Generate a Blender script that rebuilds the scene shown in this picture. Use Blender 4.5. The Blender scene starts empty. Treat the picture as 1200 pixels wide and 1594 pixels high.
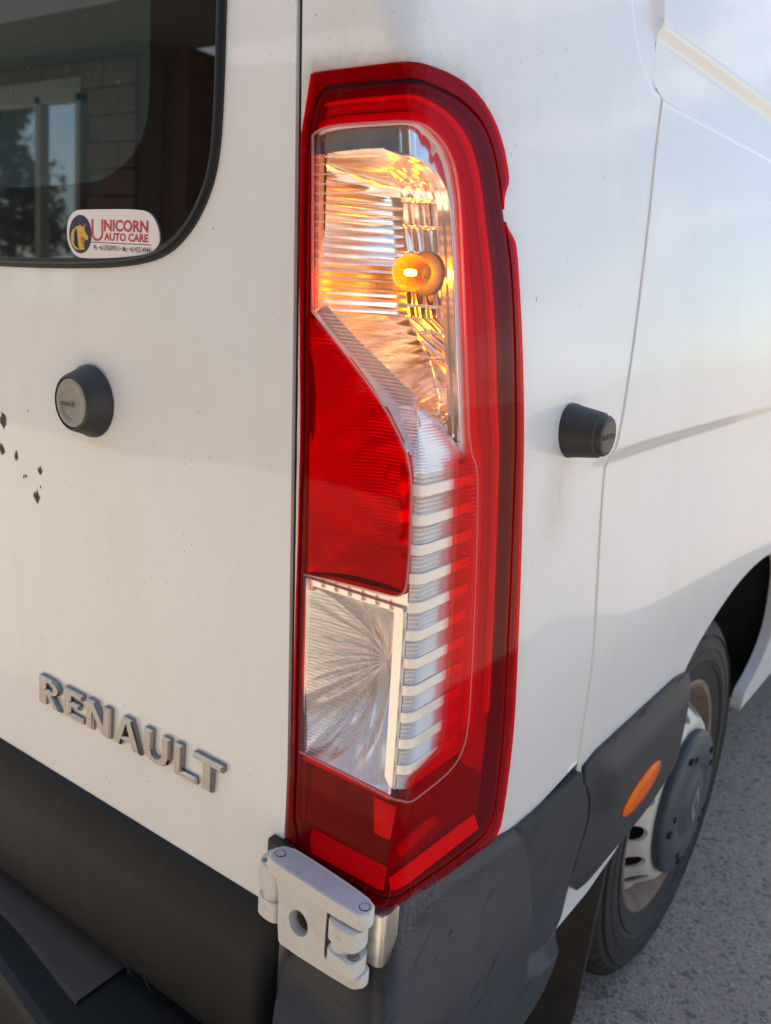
import bpy, bmesh, math, random
import numpy as np
from mathutils import Vector, Matrix
from mathutils.geometry import delaunay_2d_cdt
random.seed(7); rng = np.random.default_rng(7)
scn = bpy.context.scene
R = math.radians

# ------------------------------------------------------------------ camera
cd = bpy.data.cameras.new('camera'); cam = bpy.data.objects.new('camera', cd)
scn.collection.objects.link(cam); scn.camera = cam
ya, pi_, ro = 0.6227, 0.2549, -0.0663
fw = Vector((-math.sin(ya)*math.cos(pi_), math.cos(ya)*math.cos(pi_), -math.sin(pi_)))
rt = Vector((math.cos(ya), math.sin(ya), 0)); dn = fw.cross(rt)
c_, s_ = math.cos(ro), math.sin(ro)
r2, d2 = c_*rt + s_*dn, -s_*rt + c_*dn
m = Matrix((r2, -d2, -fw)).transposed().to_4x4(); m.translation = (0.4033, -0.6038, 1.3205)
cam.matrix_world = m
cd.sensor_fit = 'VERTICAL'; cd.sensor_height = 36.0; cd.lens = 1387.3/1594*36
cd.clip_start = 0.02; cd.clip_end = 2000
cd.dof.use_dof = True; cd.dof.focus_distance = 0.92; cd.dof.aperture_fstop = 7.0
scn.render.resolution_x, scn.render.resolution_y = 771, 1024

# ------------------------------------------------------------------ sky and sun (sun behind the van: its rear and right side lie in its own shade)
SUN_EL, SUN_AZ = R(53), R(-55)          # azimuth measured from +Y towards +X
world = bpy.data.worlds.new('World'); scn.world = world; world.use_nodes = True
nt = world.node_tree; nt.nodes.clear()
out = nt.nodes.new('ShaderNodeOutputWorld'); bg = nt.nodes.new('ShaderNodeBackground')
sky = nt.nodes.new('ShaderNodeTexSky'); sky.sky_type = 'NISHITA'; sky.sun_disc = False
sky.sun_elevation = SUN_EL; sky.sun_rotation = SUN_AZ; sky.air_density = 1.0; sky.dust_density = 0.5
tc = nt.nodes.new('ShaderNodeTexCoord'); mp = nt.nodes.new('ShaderNodeMapping')
mp.inputs['Scale'].default_value = (1.0, 1.0, 2.2)
nz = nt.nodes.new('ShaderNodeTexNoise'); nz.inputs['Scale'].default_value = 2.6; nz.inputs['Detail'].default_value = 7; nz.inputs['Roughness'].default_value = .58
rp = nt.nodes.new('ShaderNodeValToRGB'); rp.color_ramp.elements[0].position = .50; rp.color_ramp.elements[1].position = .66
mx = nt.nodes.new('ShaderNodeMixRGB'); mx.inputs['Color2'].default_value = (9.0, 9.1, 9.3, 1)
nt.links.new(tc.outputs['Generated'], mp.inputs['Vector']); nt.links.new(mp.outputs['Vector'], nz.inputs['Vector'])
nt.links.new(nz.outputs['Fac'], rp.inputs['Fac']); nt.links.new(rp.outputs['Color'], mx.inputs['Fac'])
nt.links.new(sky.outputs['Color'], mx.inputs['Color1']); nt.links.new(mx.outputs['Color'], bg.inputs['Color'])
bg.inputs['Strength'].default_value = 0.096
nt.links.new(bg.outputs['Background'], out.inputs['Surface'])
sl = bpy.data.lights.new('sun', 'SUN'); sl.energy = 5.0; sl.angle = R(.53); sl.color = (1, .89, .74)
sun = bpy.data.objects.new('sun', sl); scn.collection.objects.link(sun)
sd = Vector((math.sin(SUN_AZ)*math.cos(SUN_EL), math.cos(SUN_AZ)*math.cos(SUN_EL), math.sin(SUN_EL)))
sun.rotation_euler = sd.to_track_quat('Z', 'Y').to_euler()
scn.view_settings.view_transform = 'Standard'; scn.view_settings.look = 'None'
scn.view_settings.exposure = 1.34; scn.view_settings.gamma = 1
scn.cycles.transparent_max_bounces = 24; scn.cycles.max_bounces = 10; scn.cycles.sample_clamp_indirect = 6

# ------------------------------------------------------------------ materials
def newmat(n):
    mt = bpy.data.materials.new(n); mt.use_nodes = True
    return mt, mt.node_tree, mt.node_tree.nodes['Principled BSDF']
def coords(t, kind='Object'):
    return t.nodes.new('ShaderNodeTexCoord').outputs[kind]
def noise(t, scale, detail=4, rough=.55, vec=None, dist=0.0, stretch=None):
    n = t.nodes.new('ShaderNodeTexNoise'); n.inputs['Scale'].default_value = scale
    n.inputs['Detail'].default_value = detail; n.inputs['Roughness'].default_value = rough
    n.inputs['Distortion'].default_value = dist
    v = vec or coords(t)
    if stretch:
        mpn = t.nodes.new('ShaderNodeMapping'); mpn.inputs['Scale'].default_value = stretch
        t.links.new(v, mpn.inputs['Vector']); v = mpn.outputs['Vector']
    t.links.new(v, n.inputs['Vector']); return n.outputs['Fac']
def ramp(t, f, stops):
    r = t.nodes.new('ShaderNodeValToRGB'); e = r.color_ramp.elements
    while len(e) < len(stops): e.new(.5)
    for k, (p, c) in zip(e, stops):
        k.position = p; k.color = (c, c, c, 1) if not isinstance(c, tuple) else (*c, 1)
    t.links.new(f, r.inputs['Fac']); return r.outputs['Color']
def mixc(t, f, a, b):
    x = t.nodes.new('ShaderNodeMixRGB')
    for k, v in (('Fac', f), ('Color1', a), ('Color2', b)):
        if isinstance(v, (int, float)): x.inputs[k].default_value = v
        elif isinstance(v, tuple): x.inputs[k].default_value = (*v, 1)
        else: t.links.new(v, x.inputs[k])
    return x.outputs['Color']
def bump(t, b, h, st, dist=.002):
    n = t.nodes.new('ShaderNodeBump'); n.inputs['Strength'].default_value = st; n.inputs['Distance'].default_value = dist
    t.links.new(h, n.inputs['Height']); t.links.new(n.outputs['Normal'], b.inputs['Normal']); return n
M = {}
def plain(n, col, rough=.5, metal=0., var=.12, vs=40., coat=0., bmp=0., bs=300., spec=.5):
    mt, t, b = newmat(n); b.inputs['Roughness'].default_value = rough; b.inputs['Metallic'].default_value = metal
    b.inputs['Coat Weight'].default_value = coat; b.inputs['Coat Roughness'].default_value = .05
    b.inputs['Specular IOR Level'].default_value = spec
    f = noise(t, vs, 6)
    t.links.new(mixc(t, f, tuple(c*(1-var) for c in col), tuple(min(1, c*(1+var)) for c in col)), b.inputs['Base Color'])
    if bmp: bump(t, b, noise(t, bs, 5), bmp, .001)
    M[n] = mt; return mt
# white van paint: clear-coated, fine specks and a road-film tint, grime kept by an attribute round the lamp
mt, t, b = newmat('van_paint')
base = mixc(t, noise(t, 3.0, 6), (.715, .715, .70), (.75, .75, .735))
film = ramp(t, noise(t, 9, 8, .7, stretch=(1, 1, .35)), [(.5, 0.), (.8, .35)])
base = mixc(t, film, base, (.60, .57, .50))
sp = ramp(t, noise(t, 210, 1, .4), [(.765, 0.), (.79, .8)])
sp2 = ramp(t, noise(t, 17, 2), [(.45, 0.), (.6, 1.)])
mul = t.nodes.new('ShaderNodeMath'); mul.operation = 'MULTIPLY'; t.links.new(sp, mul.inputs[0]); t.links.new(sp2, mul.inputs[1])
base = mixc(t, mul.outputs[0], base, (.17, .14, .11))
at = t.nodes.new('ShaderNodeAttribute'); at.attribute_name = 'grime'
mg = t.nodes.new('ShaderNodeMath'); mg.operation = 'MULTIPLY'
t.links.new(at.outputs['Fac'], mg.inputs[0]); t.links.new(ramp(t, noise(t, 45, 8, .7), [(.3, .25), (.65, 1.)]), mg.inputs[1])
base = mixc(t, mg.outputs[0], base, (.30, .25, .18))
t.links.new(base, b.inputs['Base Color']); b.inputs['Roughness'].default_value = .42
b.inputs['Coat Weight'].default_value = .55; b.inputs['Coat Roughness'].default_value = .035
bp = bump(t, b, noise(t, 2.2, 2), .08, .02); t.links.new(bp.outputs['Normal'], b.inputs['Coat Normal'])
M['paint'] = mt
plain('sealant', (.60, .57, .50), .6); plain('black', (.006, .006, .007), .55); plain('rubber', (.012, .012, .013), .5, vs=80)
plain('gasket', (.014, .002, .003), .6, 0, .4, 60, spec=.2); plain('dark_void', (.01, .01, .01), .9)
# grey moulded bumper plastic with scuffs
mt, t, b = newmat('bumper_plastic')
f = noise(t, 14, 8, .65); base = mixc(t, f, (.028, .032, .039), (.047, .052, .061))
sc = ramp(t, noise(t, 30, 6, .6, dist=.6, stretch=(.35, .35, 2.4)), [(.59, 0.), (.66, .6)])
base = mixc(t, sc, base, (.018, .020, .023))
du_ = ramp(t, noise(t, 5, 8, .75), [(.52, 0.), (.8, .55)]); base = mixc(t, du_, base, (.085, .080, .074))
t.links.new(base, b.inputs['Base Color']); b.inputs['Roughness'].default_value = .5; b.inputs['Specular IOR Level'].default_value = .3
bump(t, b, noise(t, 620, 3), .25, .0006); M['bumper'] = mt
mt, t, b = newmat('trim_plastic')
base = mixc(t, noise(t, 10, 7, .6), (.011, .0115, .012), (.019, .0195, .020))
st = ramp(t, noise(t, 16, 6, .6, stretch=(3, 3, .25)), [(.55, 0.), (.8, .3)]); base = mixc(t, st, base, (.06, .055, .046))
t.links.new(base, b.inputs['Base Color']); b.inputs['Roughness'].default_value = .55; b.inputs['Specular IOR Level'].default_value = .22
bump(t, b, noise(t, 700, 3), .3, .0006); M['trim'] = mt
mt, t, b = newmat('grip_pad')
base = mixc(t, noise(t, 260, 4, .7), (.035, .028, .024), (.13, .105, .085)); t.links.new(base, b.inputs['Base Color'])
b.inputs['Roughness'].default_value = .9; bump(t, b, noise(t, 420, 4, .7), .9, .002); M['grip'] = mt
# lamp plastics: thin tinted shells
def lens(n, tint, diff, mixd, gloss_rough=.03, bmp=0., bsc=400., stretch=None, ior=1.33):
    mt = bpy.data.materials.new(n); mt.use_nodes = True; t = mt.node_tree; t.nodes.clear()
    o = t.nodes.new('ShaderNodeOutputMaterial'); tr = t.nodes.new('ShaderNodeBsdfTransparent'); tr.inputs['Color'].default_value = (*tint, 1)
    df = t.nodes.new('ShaderNodeBsdfDiffuse'); df.inputs['Color'].default_value = (*diff, 1)
    gl = t.nodes.new('ShaderNodeBsdfGlossy'); gl.inputs['Roughness'].default_value = gloss_rough
    m1 = t.nodes.new('ShaderNodeMixShader'); m1.inputs['Fac'].default_value = mixd
    m2 = t.nodes.new('ShaderNodeMixShader'); fr = t.nodes.new('ShaderNodeFresnel'); fr.inputs['IOR'].default_value = ior
    t.links.new(tr.outputs[0], m1.inputs[1]); t.links.new(df.outputs[0], m1.inputs[2])
    t.links.new(m1.outputs[0], m2.inputs[1]); t.links.new(gl.outputs[0], m2.inputs[2])
    ge = t.nodes.new('ShaderNodeNewGeometry'); iv = t.nodes.new('ShaderNodeMath'); iv.operation = 'SUBTRACT'; iv.inputs[0].default_value = 1; t.links.new(ge.outputs['Backfacing'], iv.inputs[1])
    fm = t.nodes.new('ShaderNodeMath'); fm.operation = 'MULTIPLY'; t.links.new(fr.outputs[0], fm.inputs[0]); t.links.new(iv.outputs[0], fm.inputs[1])   # thin shell: reflect on the outer face only
    t.links.new(fm.outputs[0], m2.inputs['Fac'])
    # rough dust on the surface: a little extra diffuse
    dust = ramp(t, noise(t, 60, 8, .75), [(.58, 0.), (.9, .06)])
    dd = t.nodes.new('ShaderNodeBsdfDiffuse'); dd.inputs['Color'].default_value = (.5, .44, .38, 1)
    m3 = t.nodes.new('ShaderNodeMixShader'); t.links.new(dust, m3.inputs['Fac']); t.links.new(m2.outputs[0], m3.inputs[1]); t.links.new(dd.outputs[0], m3.inputs[2])
    t.links.new(m3.outputs[0], o.inputs['Surface'])
    if bmp:
        bn = t.nodes.new('ShaderNodeBump'); bn.inputs['Strength'].default_value = bmp; bn.inputs['Distance'].default_value = .001
        t.links.new(noise(t, bsc, 2, stretch=stretch), bn.inputs['Height'])
        for q in (gl, fr): t.links.new(bn.outputs[0], q.inputs['Normal'])
    M[n] = mt; return mt
lens('lens_red', (.97, .001, .016), (.90, .0, .015), .12, ior=1.16)
lens('lens_deep_red', (.96, .001, .013), (.70, .0, .011), .08, ior=1.16)
lens('lens_clear', (.96, .955, .95), (.8, .77, .75), .02, ior=1.25)
lens('flute', (.94, .92, .90), (.85, .80, .75), .30, .08, ior=1.5)
lens('lens_edge', (.95, .80, .80), (.70, .52, .52), .35, .05)
lens('bulb_amber', (1., .45, .03), (1., .35, .02), .12)
lens('lens_orange', (1., .30, .0), (1., .24, .0), .5, bmp=.6, bsc=120., stretch=(1, 3, .6), ior=1.3)
plain('panel_grey', (.42, .40, .38), .18, .7, .05); plain('chrome', (.86, .85, .83), .10, 1., .03); plain('chrome_satin', (.76, .73, .70), .22, .6, .05)
plain('chrome_louvre', (.70, .67, .64), .24, .55, .04); plain('louvre_bar', (.88, .83, .77), .26, .25, .04)
plain('red_back', (.85, .75, .75), .4, .0, .05); plain('red_back_mid', (.48, .38, .38), .45, 0, .08); plain('red_back_dark', (.13, .09, .10), .45, .0, .12)
plain('bowl_chrome', (.90, .87, .84), .12, .95, .03); plain('bowl_pale', (.95, .94, .93), .15, .66, .03); plain('chrome_ramp', (.80, .79, .84), .2, .65, .04); plain('housing', (.05, .045, .045), .6); plain('socket', (.05, .045, .04), .6)
def emit(n, col, s):
    mt, t, b = newmat(n); b.inputs['Base Color'].default_value = (*col, 1)
    b.inputs['Emission Color'].default_value = (*col, 1); b.inputs['Emission Strength'].default_value = s; M[n] = mt
emit('filament', (1., .74, .30), 150.)
plain('hinge_paint', (.66, .635, .58), .38, 0, .06, 25, coat=.3); 
mt, t, b = newmat('hinge_paint'); base = mixc(t, noise(t, 25, 6), (.60, .57, .51), (.68, .655, .60))
base = mixc(t, ramp(t, noise(t, 130, 8, .75), [(.60, 0.), (.70, .75)]), base, (.24, .19, .13)); base = mixc(t, ramp(t, noise(t, 30, 8, .7), [(.52, 0.), (.75, .5)]), base, (.42, .37, .29))
t.links.new(base, b.inputs['Base Color']); b.inputs['Roughness'].default_value = .42; bump(t, b, noise(t, 260, 4), .2, .0008); M['hinge_paint'] = mt
plain('steel', (.55, .53, .49), .32, 1., .06, 60)
plain('hinge_dirt', (.50, .47, .50), .7, 0, .25, 60)
plain('letter_chrome', (.30, .285, .275), .20, 1., .2, 120)
plain('lock_plastic', (.028, .028, .030), .5, 0, .25, 60); plain('lock_face', (.25, .245, .215), .55, .2, .3, 140)
plain('lock_face_dark', (.085, .07, .062), .5, .2, .3, 90); plain('mud_flap', (.034, .030, .026), .75, 0, .5, 25, bmp=.3)
plain('tyre', (.026, .024, .023), .75, 0, .45, 30, bmp=.3, bs=200); plain('rim_rust', (.21, .14, .11), .65, .2, .6, 30)
plain('wheel_disc', (.60, .57, .51), .5, .2, .25, 30); plain('wheel_cap', (.045, .058, .074), .5, 0, .4, 45)
plain('cap_badge', (.33, .29, .27), .45, .3, .3, 60); plain('arch_liner', (.018, .017, .017), .85, 0, .6, 12, bmp=.5)
plain('chip_primer', (.40, .36, .29), .8, 0, .3, 200); plain('chip_metal', (.055, .05, .042), .7, .2, .4, 200)
plain('sticker_white', (.74, .69, .65), .45, 0, .04, 60); plain('sticker_navy', (.018, .016, .055), .45, 0, .1)
plain('sticker_gold', (.62, .36, .04), .45, 0, .15, 200); plain('sticker_red', (.50, .035, .055), .45, 0, .1)
plain('sticker_grey', (.07, .075, .11), .45, 0, .1)
plain('web', (.32, .30, .28), .8)
def glass(n, tint, ior, fac):
    mt, t, b = newmat(n); b.inputs['Base Color'].default_value = (*tint, 1); b.inputs['Roughness'].default_value = .015
    b.inputs['IOR'].default_value = ior
    sp = ramp(t, noise(t, 240, 1, .4), [(.72, 0.), (.8, 1.)])
    t.links.new(mixc(t, sp, tint, tuple(min(1, c*3+.02) for c in tint)), b.inputs['Base Color']); M[n] = mt
glass('glass_tint', (.012, .028, .031), 2.1, 0); glass('glass_frit', (.0015, .0015, .002), 1.75, 0)

# ------------------------------------------------------------------ mesh helpers
def link(name, me, mat=None, parent=None, smooth=False):
    o = bpy.data.objects.new(name, me); scn.collection.objects.link(o)
    if mat is not None and not me.materials: me.materials.append(M[mat] if isinstance(mat, str) else mat)
    if parent is not None: o.parent = parent
    if smooth: me.polygons.foreach_set('use_smooth', [True]*len(me.polygons))
    return o
def from_bm(name, bm, mat, parent=None, smooth=False):
    me = bpy.data.meshes.new(name); bm.normal_update(); bm.to_mesh(me); bm.free(); return link(name, me, mat, parent, smooth)
def pydata(name, v, f, mat, parent=None, smooth=False):
    me = bpy.data.meshes.new(name); me.from_pydata([tuple(p) for p in v], [], f); me.update(); return link(name, me, mat, parent, smooth)
def inside(P, loop):
    x, y = P[:, 0], P[:, 1]; r = np.zeros(len(P), bool); n = len(loop)
    for i in range(n):
        x1, y1 = loop[i]; x2, y2 = loop[(i+1) % n]
        if y1 == y2: continue
        c = ((y1 > y) != (y2 > y)); r ^= c & (x < (x2-x1)*(y-y1)/(y2-y1)+x1)
    return r
def dens(loop, mx, closed=True):
    o = []; n = len(loop)
    for i in range(n if closed else n-1):
        a = np.array(loop[i], float); b_ = np.array(loop[(i+1) % n], float); k = max(1, int(math.ceil(np.linalg.norm(b_-a)/mx)))
        for j in range(k): o.append(tuple(a+(b_-a)*j/k))
    if not closed: o.append(tuple(loop[-1]))
    return o
def chaikin(loop, it=2, closed=True):
    for _ in range(it):
        o = []; n = len(loop)
        if not closed: o.append(loop[0])
        for i in range(n if closed else n-1):
            a, b_ = np.array(loop[i]), np.array(loop[(i+1) % n])
            o += [tuple(.75*a+.25*b_), tuple(.25*a+.75*b_)]
        if not closed: o.append(loop[-1])
        loop = o
    return loop
def area(l): return .5*sum(l[i][0]*l[(i+1) % len(l)][1]-l[(i+1) % len(l)][0]*l[i][1] for i in range(len(l)))
def offset(loop, d):                     # d > 0 grows the loop
    n = len(loop); s = 1 if area(loop) > 0 else -1; o = []
    for i in range(n):
        a, p, q = (np.array(loop[j % n]) for j in (i-1, i, i+1))
        e1, e2 = p-a, q-p; n1 = np.array([e1[1], -e1[0]])/(np.linalg.norm(e1)+1e-9); n2 = np.array([e2[1], -e2[0]])/(np.linalg.norm(e2)+1e-9)
        b_ = n1+n2; b_ = b_/(np.linalg.norm(b_)+1e-9); k = 1/max(.5, float(b_@n1)); o.append(tuple(p+s*d*k*b_))
    return o
def patch(name, outer, fmap, mat, parent=None, holes=(), us=None, vs=None, du=.01, skirt=0., attr=None):
    loops = [dens(outer, du)]+[dens(h, du) for h in holes]
    O = np.array(loops[0])
    if us is None: us = np.arange(O[:, 0].min()+du*.5, O[:, 0].max(), du)
    if vs is None: vs = np.arange(O[:, 1].min()+du*.5, O[:, 1].max(), du)
    G = np.array([(a, b_) for a in us for b_ in vs]) if len(us)*len(vs) else np.zeros((0, 2))
    def keep(P):
        k = inside(P, outer)
        for h in holes: k &= ~inside(P, h)
        return k
    if len(G): G = G[keep(G)]
    pts = []; edges = []
    for l in loops:
        b0 = len(pts); pts += l; edges += [(b0+i, b0+(i+1) % len(l)) for i in range(len(l))]
    pts += [tuple(g) for g in G]
    V, E_, F_, *_ = delaunay_2d_cdt([Vector(p) for p in pts], edges, [], 0, 1e-6)
    V = np.array([tuple(v) for v in V]); F_ = np.array([f for f in F_ if len(f) == 3])
    k = keep(V[F_].mean(1)); ar = np.abs(np.cross(V[F_[:, 1]]-V[F_[:, 0]], V[F_[:, 2]]-V[F_[:, 0]])); F_ = F_[k & (ar > 1e-12)]
    P3 = [fmap(a, b_, 0.) for a, b_ in V]; faces = [tuple(map(int, f)) for f in F_]
    nb = len(P3)
    if skirt:
        cnt = {}
        for f in faces:
            for i in range(3):
                e = (f[i], f[(i+1) % 3]); kk = tuple(sorted(e)); cnt[kk] = None if kk in cnt else e
        idx = {}
        def dup(i, d):
            if (i, d) not in idx: idx[(i, d)] = len(P3); P3.append(fmap(V[i][0], V[i][1], d))
            return idx[(i, d)]
        for e in list(cnt.values()):
            if e: faces.append((dup(e[1], 0.), dup(e[0], 0.), dup(e[0], skirt), dup(e[1], skirt)))
    o = pydata(name, P3, faces, mat, parent, True)
    if attr:
        fn, an = attr; a_ = o.data.attributes.new(an, 'FLOAT', 'POINT'); vals = np.zeros(len(P3), np.float32); vals[:nb] = fn(V)
        a_.data.foreach_set('value', vals)
    return o
def add_box(bm, lo, hi, mtx=None):
    lo, hi = Vector(lo), Vector(hi)
    r = bmesh.ops.create_cube(bm, size=1); 
    for v in r['verts']:
        v.co = Vector((lo[i]+(v.co[i]+.5)*(hi[i]-lo[i]) for i in range(3)))
        if mtx: v.co = mtx @ v.co
    return r['verts']
def box(name, lo, hi, mat, parent=None, bev=0.):
    bm = bmesh.new(); add_box(bm, lo, hi)
    if bev: bmesh.ops.bevel(bm, geom=bm.edges[:], offset=bev, segments=3, affect='EDGES', profile=.5)
    return from_bm(name, bm, mat, parent, bool(bev))
def prism(name, loop, fmap, d0, d1, mat, parent=None, bev=0., seg=2, smooth=False):
    """closed slab: loop (u,v) at depth d0 (front) and d1 (back), fmap(u,v,d)"""
    if area(loop) < 0: loop = loop[::-1]
    bm = bmesh.new(); f_ = [bm.verts.new(fmap(*p, d0)) for p in loop]; b_ = [bm.verts.new(fmap(*p, d1)) for p in loop]
    ff = bm.faces.new(f_); bm.faces.new(b_[::-1]); n = len(loop)
    for i in range(n): bm.faces.new((f_[(i+1) % n], f_[i], b_[i], b_[(i+1) % n]))
    if bev:
        bmesh.ops.bevel(bm, geom=list(ff.edges), offset=bev, segments=seg, affect='EDGES', profile=.5)
    bmesh.ops.triangulate(bm, faces=[f for f in bm.faces if len(f.verts) > 4])
    o = from_bm(name, bm, mat, parent, smooth)
    if smooth: o.data.set_sharp_from_angle(angle=R(32))
    return o
def tube(name, pts, rad, mat, parent=None, n=6, closed=False):
    v, f = [], []; add_tube(v, f, pts, rad, n, closed); return pydata(name, v, f, mat, parent, True)
def add_tube(v, f, pts, rad, n=6, closed=False):
    pts = [Vector(p) for p in pts]; b0 = len(v); N = len(pts); up = Vector((.31, .2, .93))
    for i, p in enumerate(pts):
        a = pts[(i-1) % N] if (closed or i) else p; q = pts[(i+1) % N] if (closed or i < N-1) else p
        tg = (q-a).normalized(); s = tg.cross(up)
        if s.length < .1: s = tg.cross(Vector((1, 0, 0)))
        s.normalize(); w = s.cross(tg); rr = rad[i] if hasattr(rad, '__len__') else rad
        for k in range(n): an = 2*math.pi*k/n; v.append(p+rr*(math.cos(an)*s+math.sin(an)*w))
    for i in range(N if closed else N-1):
        for k in range(n):
            a, b_, c, d = b0+i*n+k, b0+i*n+(k+1) % n, b0+((i+1) % N)*n+(k+1) % n, b0+((i+1) % N)*n+k; f.append((a, b_, c, d))
def lathe(name, prof, org, axis, mat, parent=None, n=48, mod=None, smooth=True, xdir=None):
    """prof: (radius, offset along axis)"""
    ax = Vector(axis).normalized(); s = Vector(xdir) if xdir else (Vector((0, 0, 1)) if abs(ax.z) < .9 else Vector((1, 0, 0)))
    s = (s-ax*s.dot(ax)).normalized(); w = ax.cross(s); org = Vector(org); v = []; f = []; P = len(prof)
    for k in range(n):
        an = 2*math.pi*k/n
        for j, (r_, h) in enumerate(prof):
            rr = r_+(mod(k, j) if mod else 0); v.append(org+ax*h+rr*(math.cos(an)*s+math.sin(an)*w))
    for k in range(n):
        for j in range(P-1):
            a, b_ = k*P+j, k*P+j+1; c, d = ((k+1) % n)*P+j+1, ((k+1) % n)*P+j; f.append((a, b_, c, d))
    o = pydata(name, v, f, mat, parent, smooth)
    bm = bmesh.new(); bm.from_mesh(o.data); bmesh.ops.remove_doubles(bm, verts=bm.verts, dist=1e-6); bmesh.ops.recalc_face_normals(bm, faces=bm.faces); bm.to_mesh(o.data); bm.free()
    if smooth:
        o.data.polygons.foreach_set('use_smooth', [True]*len(o.data.polygons))
        try: o.data.set_sharp_from_angle(angle=R(38))
        except Exception: pass
    return o
def tag(o, label=None, cat=None, group=None, kind=None):
    for k, v in (('label', label), ('category', cat), ('group', group), ('kind', kind)):
        if v: o[k] = v
    return o
def sstep(a, b_, x):
    q = np.clip((x-a)/(b_-a), 0, 1); return q*q*(3-2*q)

# ------------------------------------------------------------------ van skin: rear plane, side profile and the rounded corner between them
XS = [(-.2, -.04), (.0, -.035), (.3, -.022), (.42, -.012), (.55, -.004), (.70, .000), (.749, .003), (.804, .0075), (.862, .0105), (.986, .0085), (1.074, .0056), (1.153, .0016),
      (1.19, -.0015), (1.238, -.0075), (1.34, -.0226), (1.437, -.0365), (1.482, -.0435), (1.6, -.062), (1.9, -.115), (2.1, -.165), (2.25, -.23), (2.5, -.4)]
zt = np.arange(-.2, 2.5, .002); xt = np.interp(zt, *np.array(XS).T)
kw = np.exp(-.5*(np.arange(-60, 61)*.002/.028)**2); kw /= kw.sum()
xt = np.convolve(np.pad(xt, 60, mode='edge'), kw, 'valid')
def xs(z): return float(np.interp(z, zt, xt))
def yr(z): return .0175*(z-.749)
def rad(z): return .018+.030*float(sstep(1.485, 1.56, z))
def disp(s, z):
    """inward pressing of the side: waist crease, and the moulded channel higher up"""
    if s < .2: return 0.
    fade = float(sstep(.22, .62, s))
    d = .017*fade*float(sstep(1.143, 1.114, z))*float(sstep(.85, 1.11, z))
    if z > 1.5:
        # left end of the channel: rounded lower corner
        cy, cz, rr = .568, 1.655, .092
        q = math.hypot(min(s-cy, 0), min(z-cz, 0))
        e = (rr-q) if (s < cy) else (z-1.5635 if z < cz else .1)
        e = min(e, z-1.5635) if s >= cy else e
        lo = float(sstep(0, .006 if s > .575 else .018, e))
        hi = 1-float(sstep(1.634, 1.660, z)) if s > .578 else 1.
        d += .011*lo*hi
    return d
def surf(s, z, d=0.):
    r = rad(z); X, Y = xs(z), yr(z)
    if s <= -r: return (X+s, Y+d, z)
    if s >= r: return (X-d, Y+s, z)
    th = (s+r)/(2*r)*math.pi/2; q = r-d
    return (X-r+q*math.sin(th), Y+r-q*math.cos(th), z)
def rear(x, z, d=0.): return (x, yr(z)+d, z)
def pt(v): return Vector(v)

LAMP = [(-0.1128,1.4839),(-0.0709,1.4846),(-0.0342,1.4850),(0.0022,1.4858),(0.0375,1.4885),(0.0720,1.4881),(0.1031,1.4808),(0.1279,1.4656),(0.1431,1.4462),(0.1506,1.4266),(0.1526,1.4156),(0.1461,1.4059),(0.1422,1.3976),(0.1417,1.3845),(0.1473,1.3743),(0.1569,1.3675),(0.1642,1.3605),(0.1682,1.3314),(0.1723,1.2777),(0.1740,1.2164),(0.1785,1.1267),(0.1901,1.0160),(0.2009,0.9192),(0.2150,0.8123),(0.2235,0.7483),(0.2231,0.7120),(0.1978,0.7083),(0.1167,0.7184),(0.0422,0.7324),(0.0125,0.7400),(-0.0085,0.7410),(-0.0324,0.7390),(-0.0651,0.7375),(-0.1276,0.7353),(-0.1371,0.8363),(-0.1400,1.0761),(-0.1320,1.2902)]
GASK = [(-0.1059,1.4702),(-0.0582,1.4715),(-0.0071,1.4715),(0.0145,1.4729),(0.0430,1.4724),(0.0727,1.4700),(0.1040,1.4605),(0.1208,1.4439),(0.1313,1.4214),(0.1373,1.3965),(0.1447,1.3689),(0.1522,1.3406),(0.1561,1.2897),(0.1567,1.2460),(0.1573,1.2053),(0.1594,1.1295),(0.1634,1.0699),(0.1699,0.9885),(0.1795,0.8896),(0.1920,0.7980),(0.2010,0.7284),(0.1124,0.7344),(0.0391,0.7455),(0.0014,0.7520),(-0.0304,0.7506),(-0.1202,0.7468),(-0.1300,0.8619),(-0.1340,0.9754),(-0.1348,1.1192),(-0.1268,1.2569),(-0.1203,1.3279)]
SEAM = [(.610,2.10),(.600,1.85),(.5825,1.6793),(.5678,1.5644),(.5431,1.5001),(.5124,1.3909),(.4792,1.2905),(.4482,1.2069),(.4288,1.1463),(.4150,1.1286),(.4130,1.0932),(.4149,.9951),(.4190,.9176),(.4292,.8156),(.4480,.7041)]
GAP = [(-0.1900,2.10),(-0.1650,1.5428),(-0.1567,1.3889),(-0.1484,1.2211),(-0.1411,1.0756),(-0.1294,0.8356),(-0.1263,0.7485),(-.125,.69)]
gz = [p[1] for p in GAP][::-1]; gx = [p[0] for p in GAP][::-1]
def gapx(z): return float(np.interp(z, gz, gx))

van = bpy.data.objects.new('van', None); scn.collection.objects.link(van)
tag(van, 'white panel van seen from its rear right corner, tail lamp lit amber', 'van')

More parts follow.
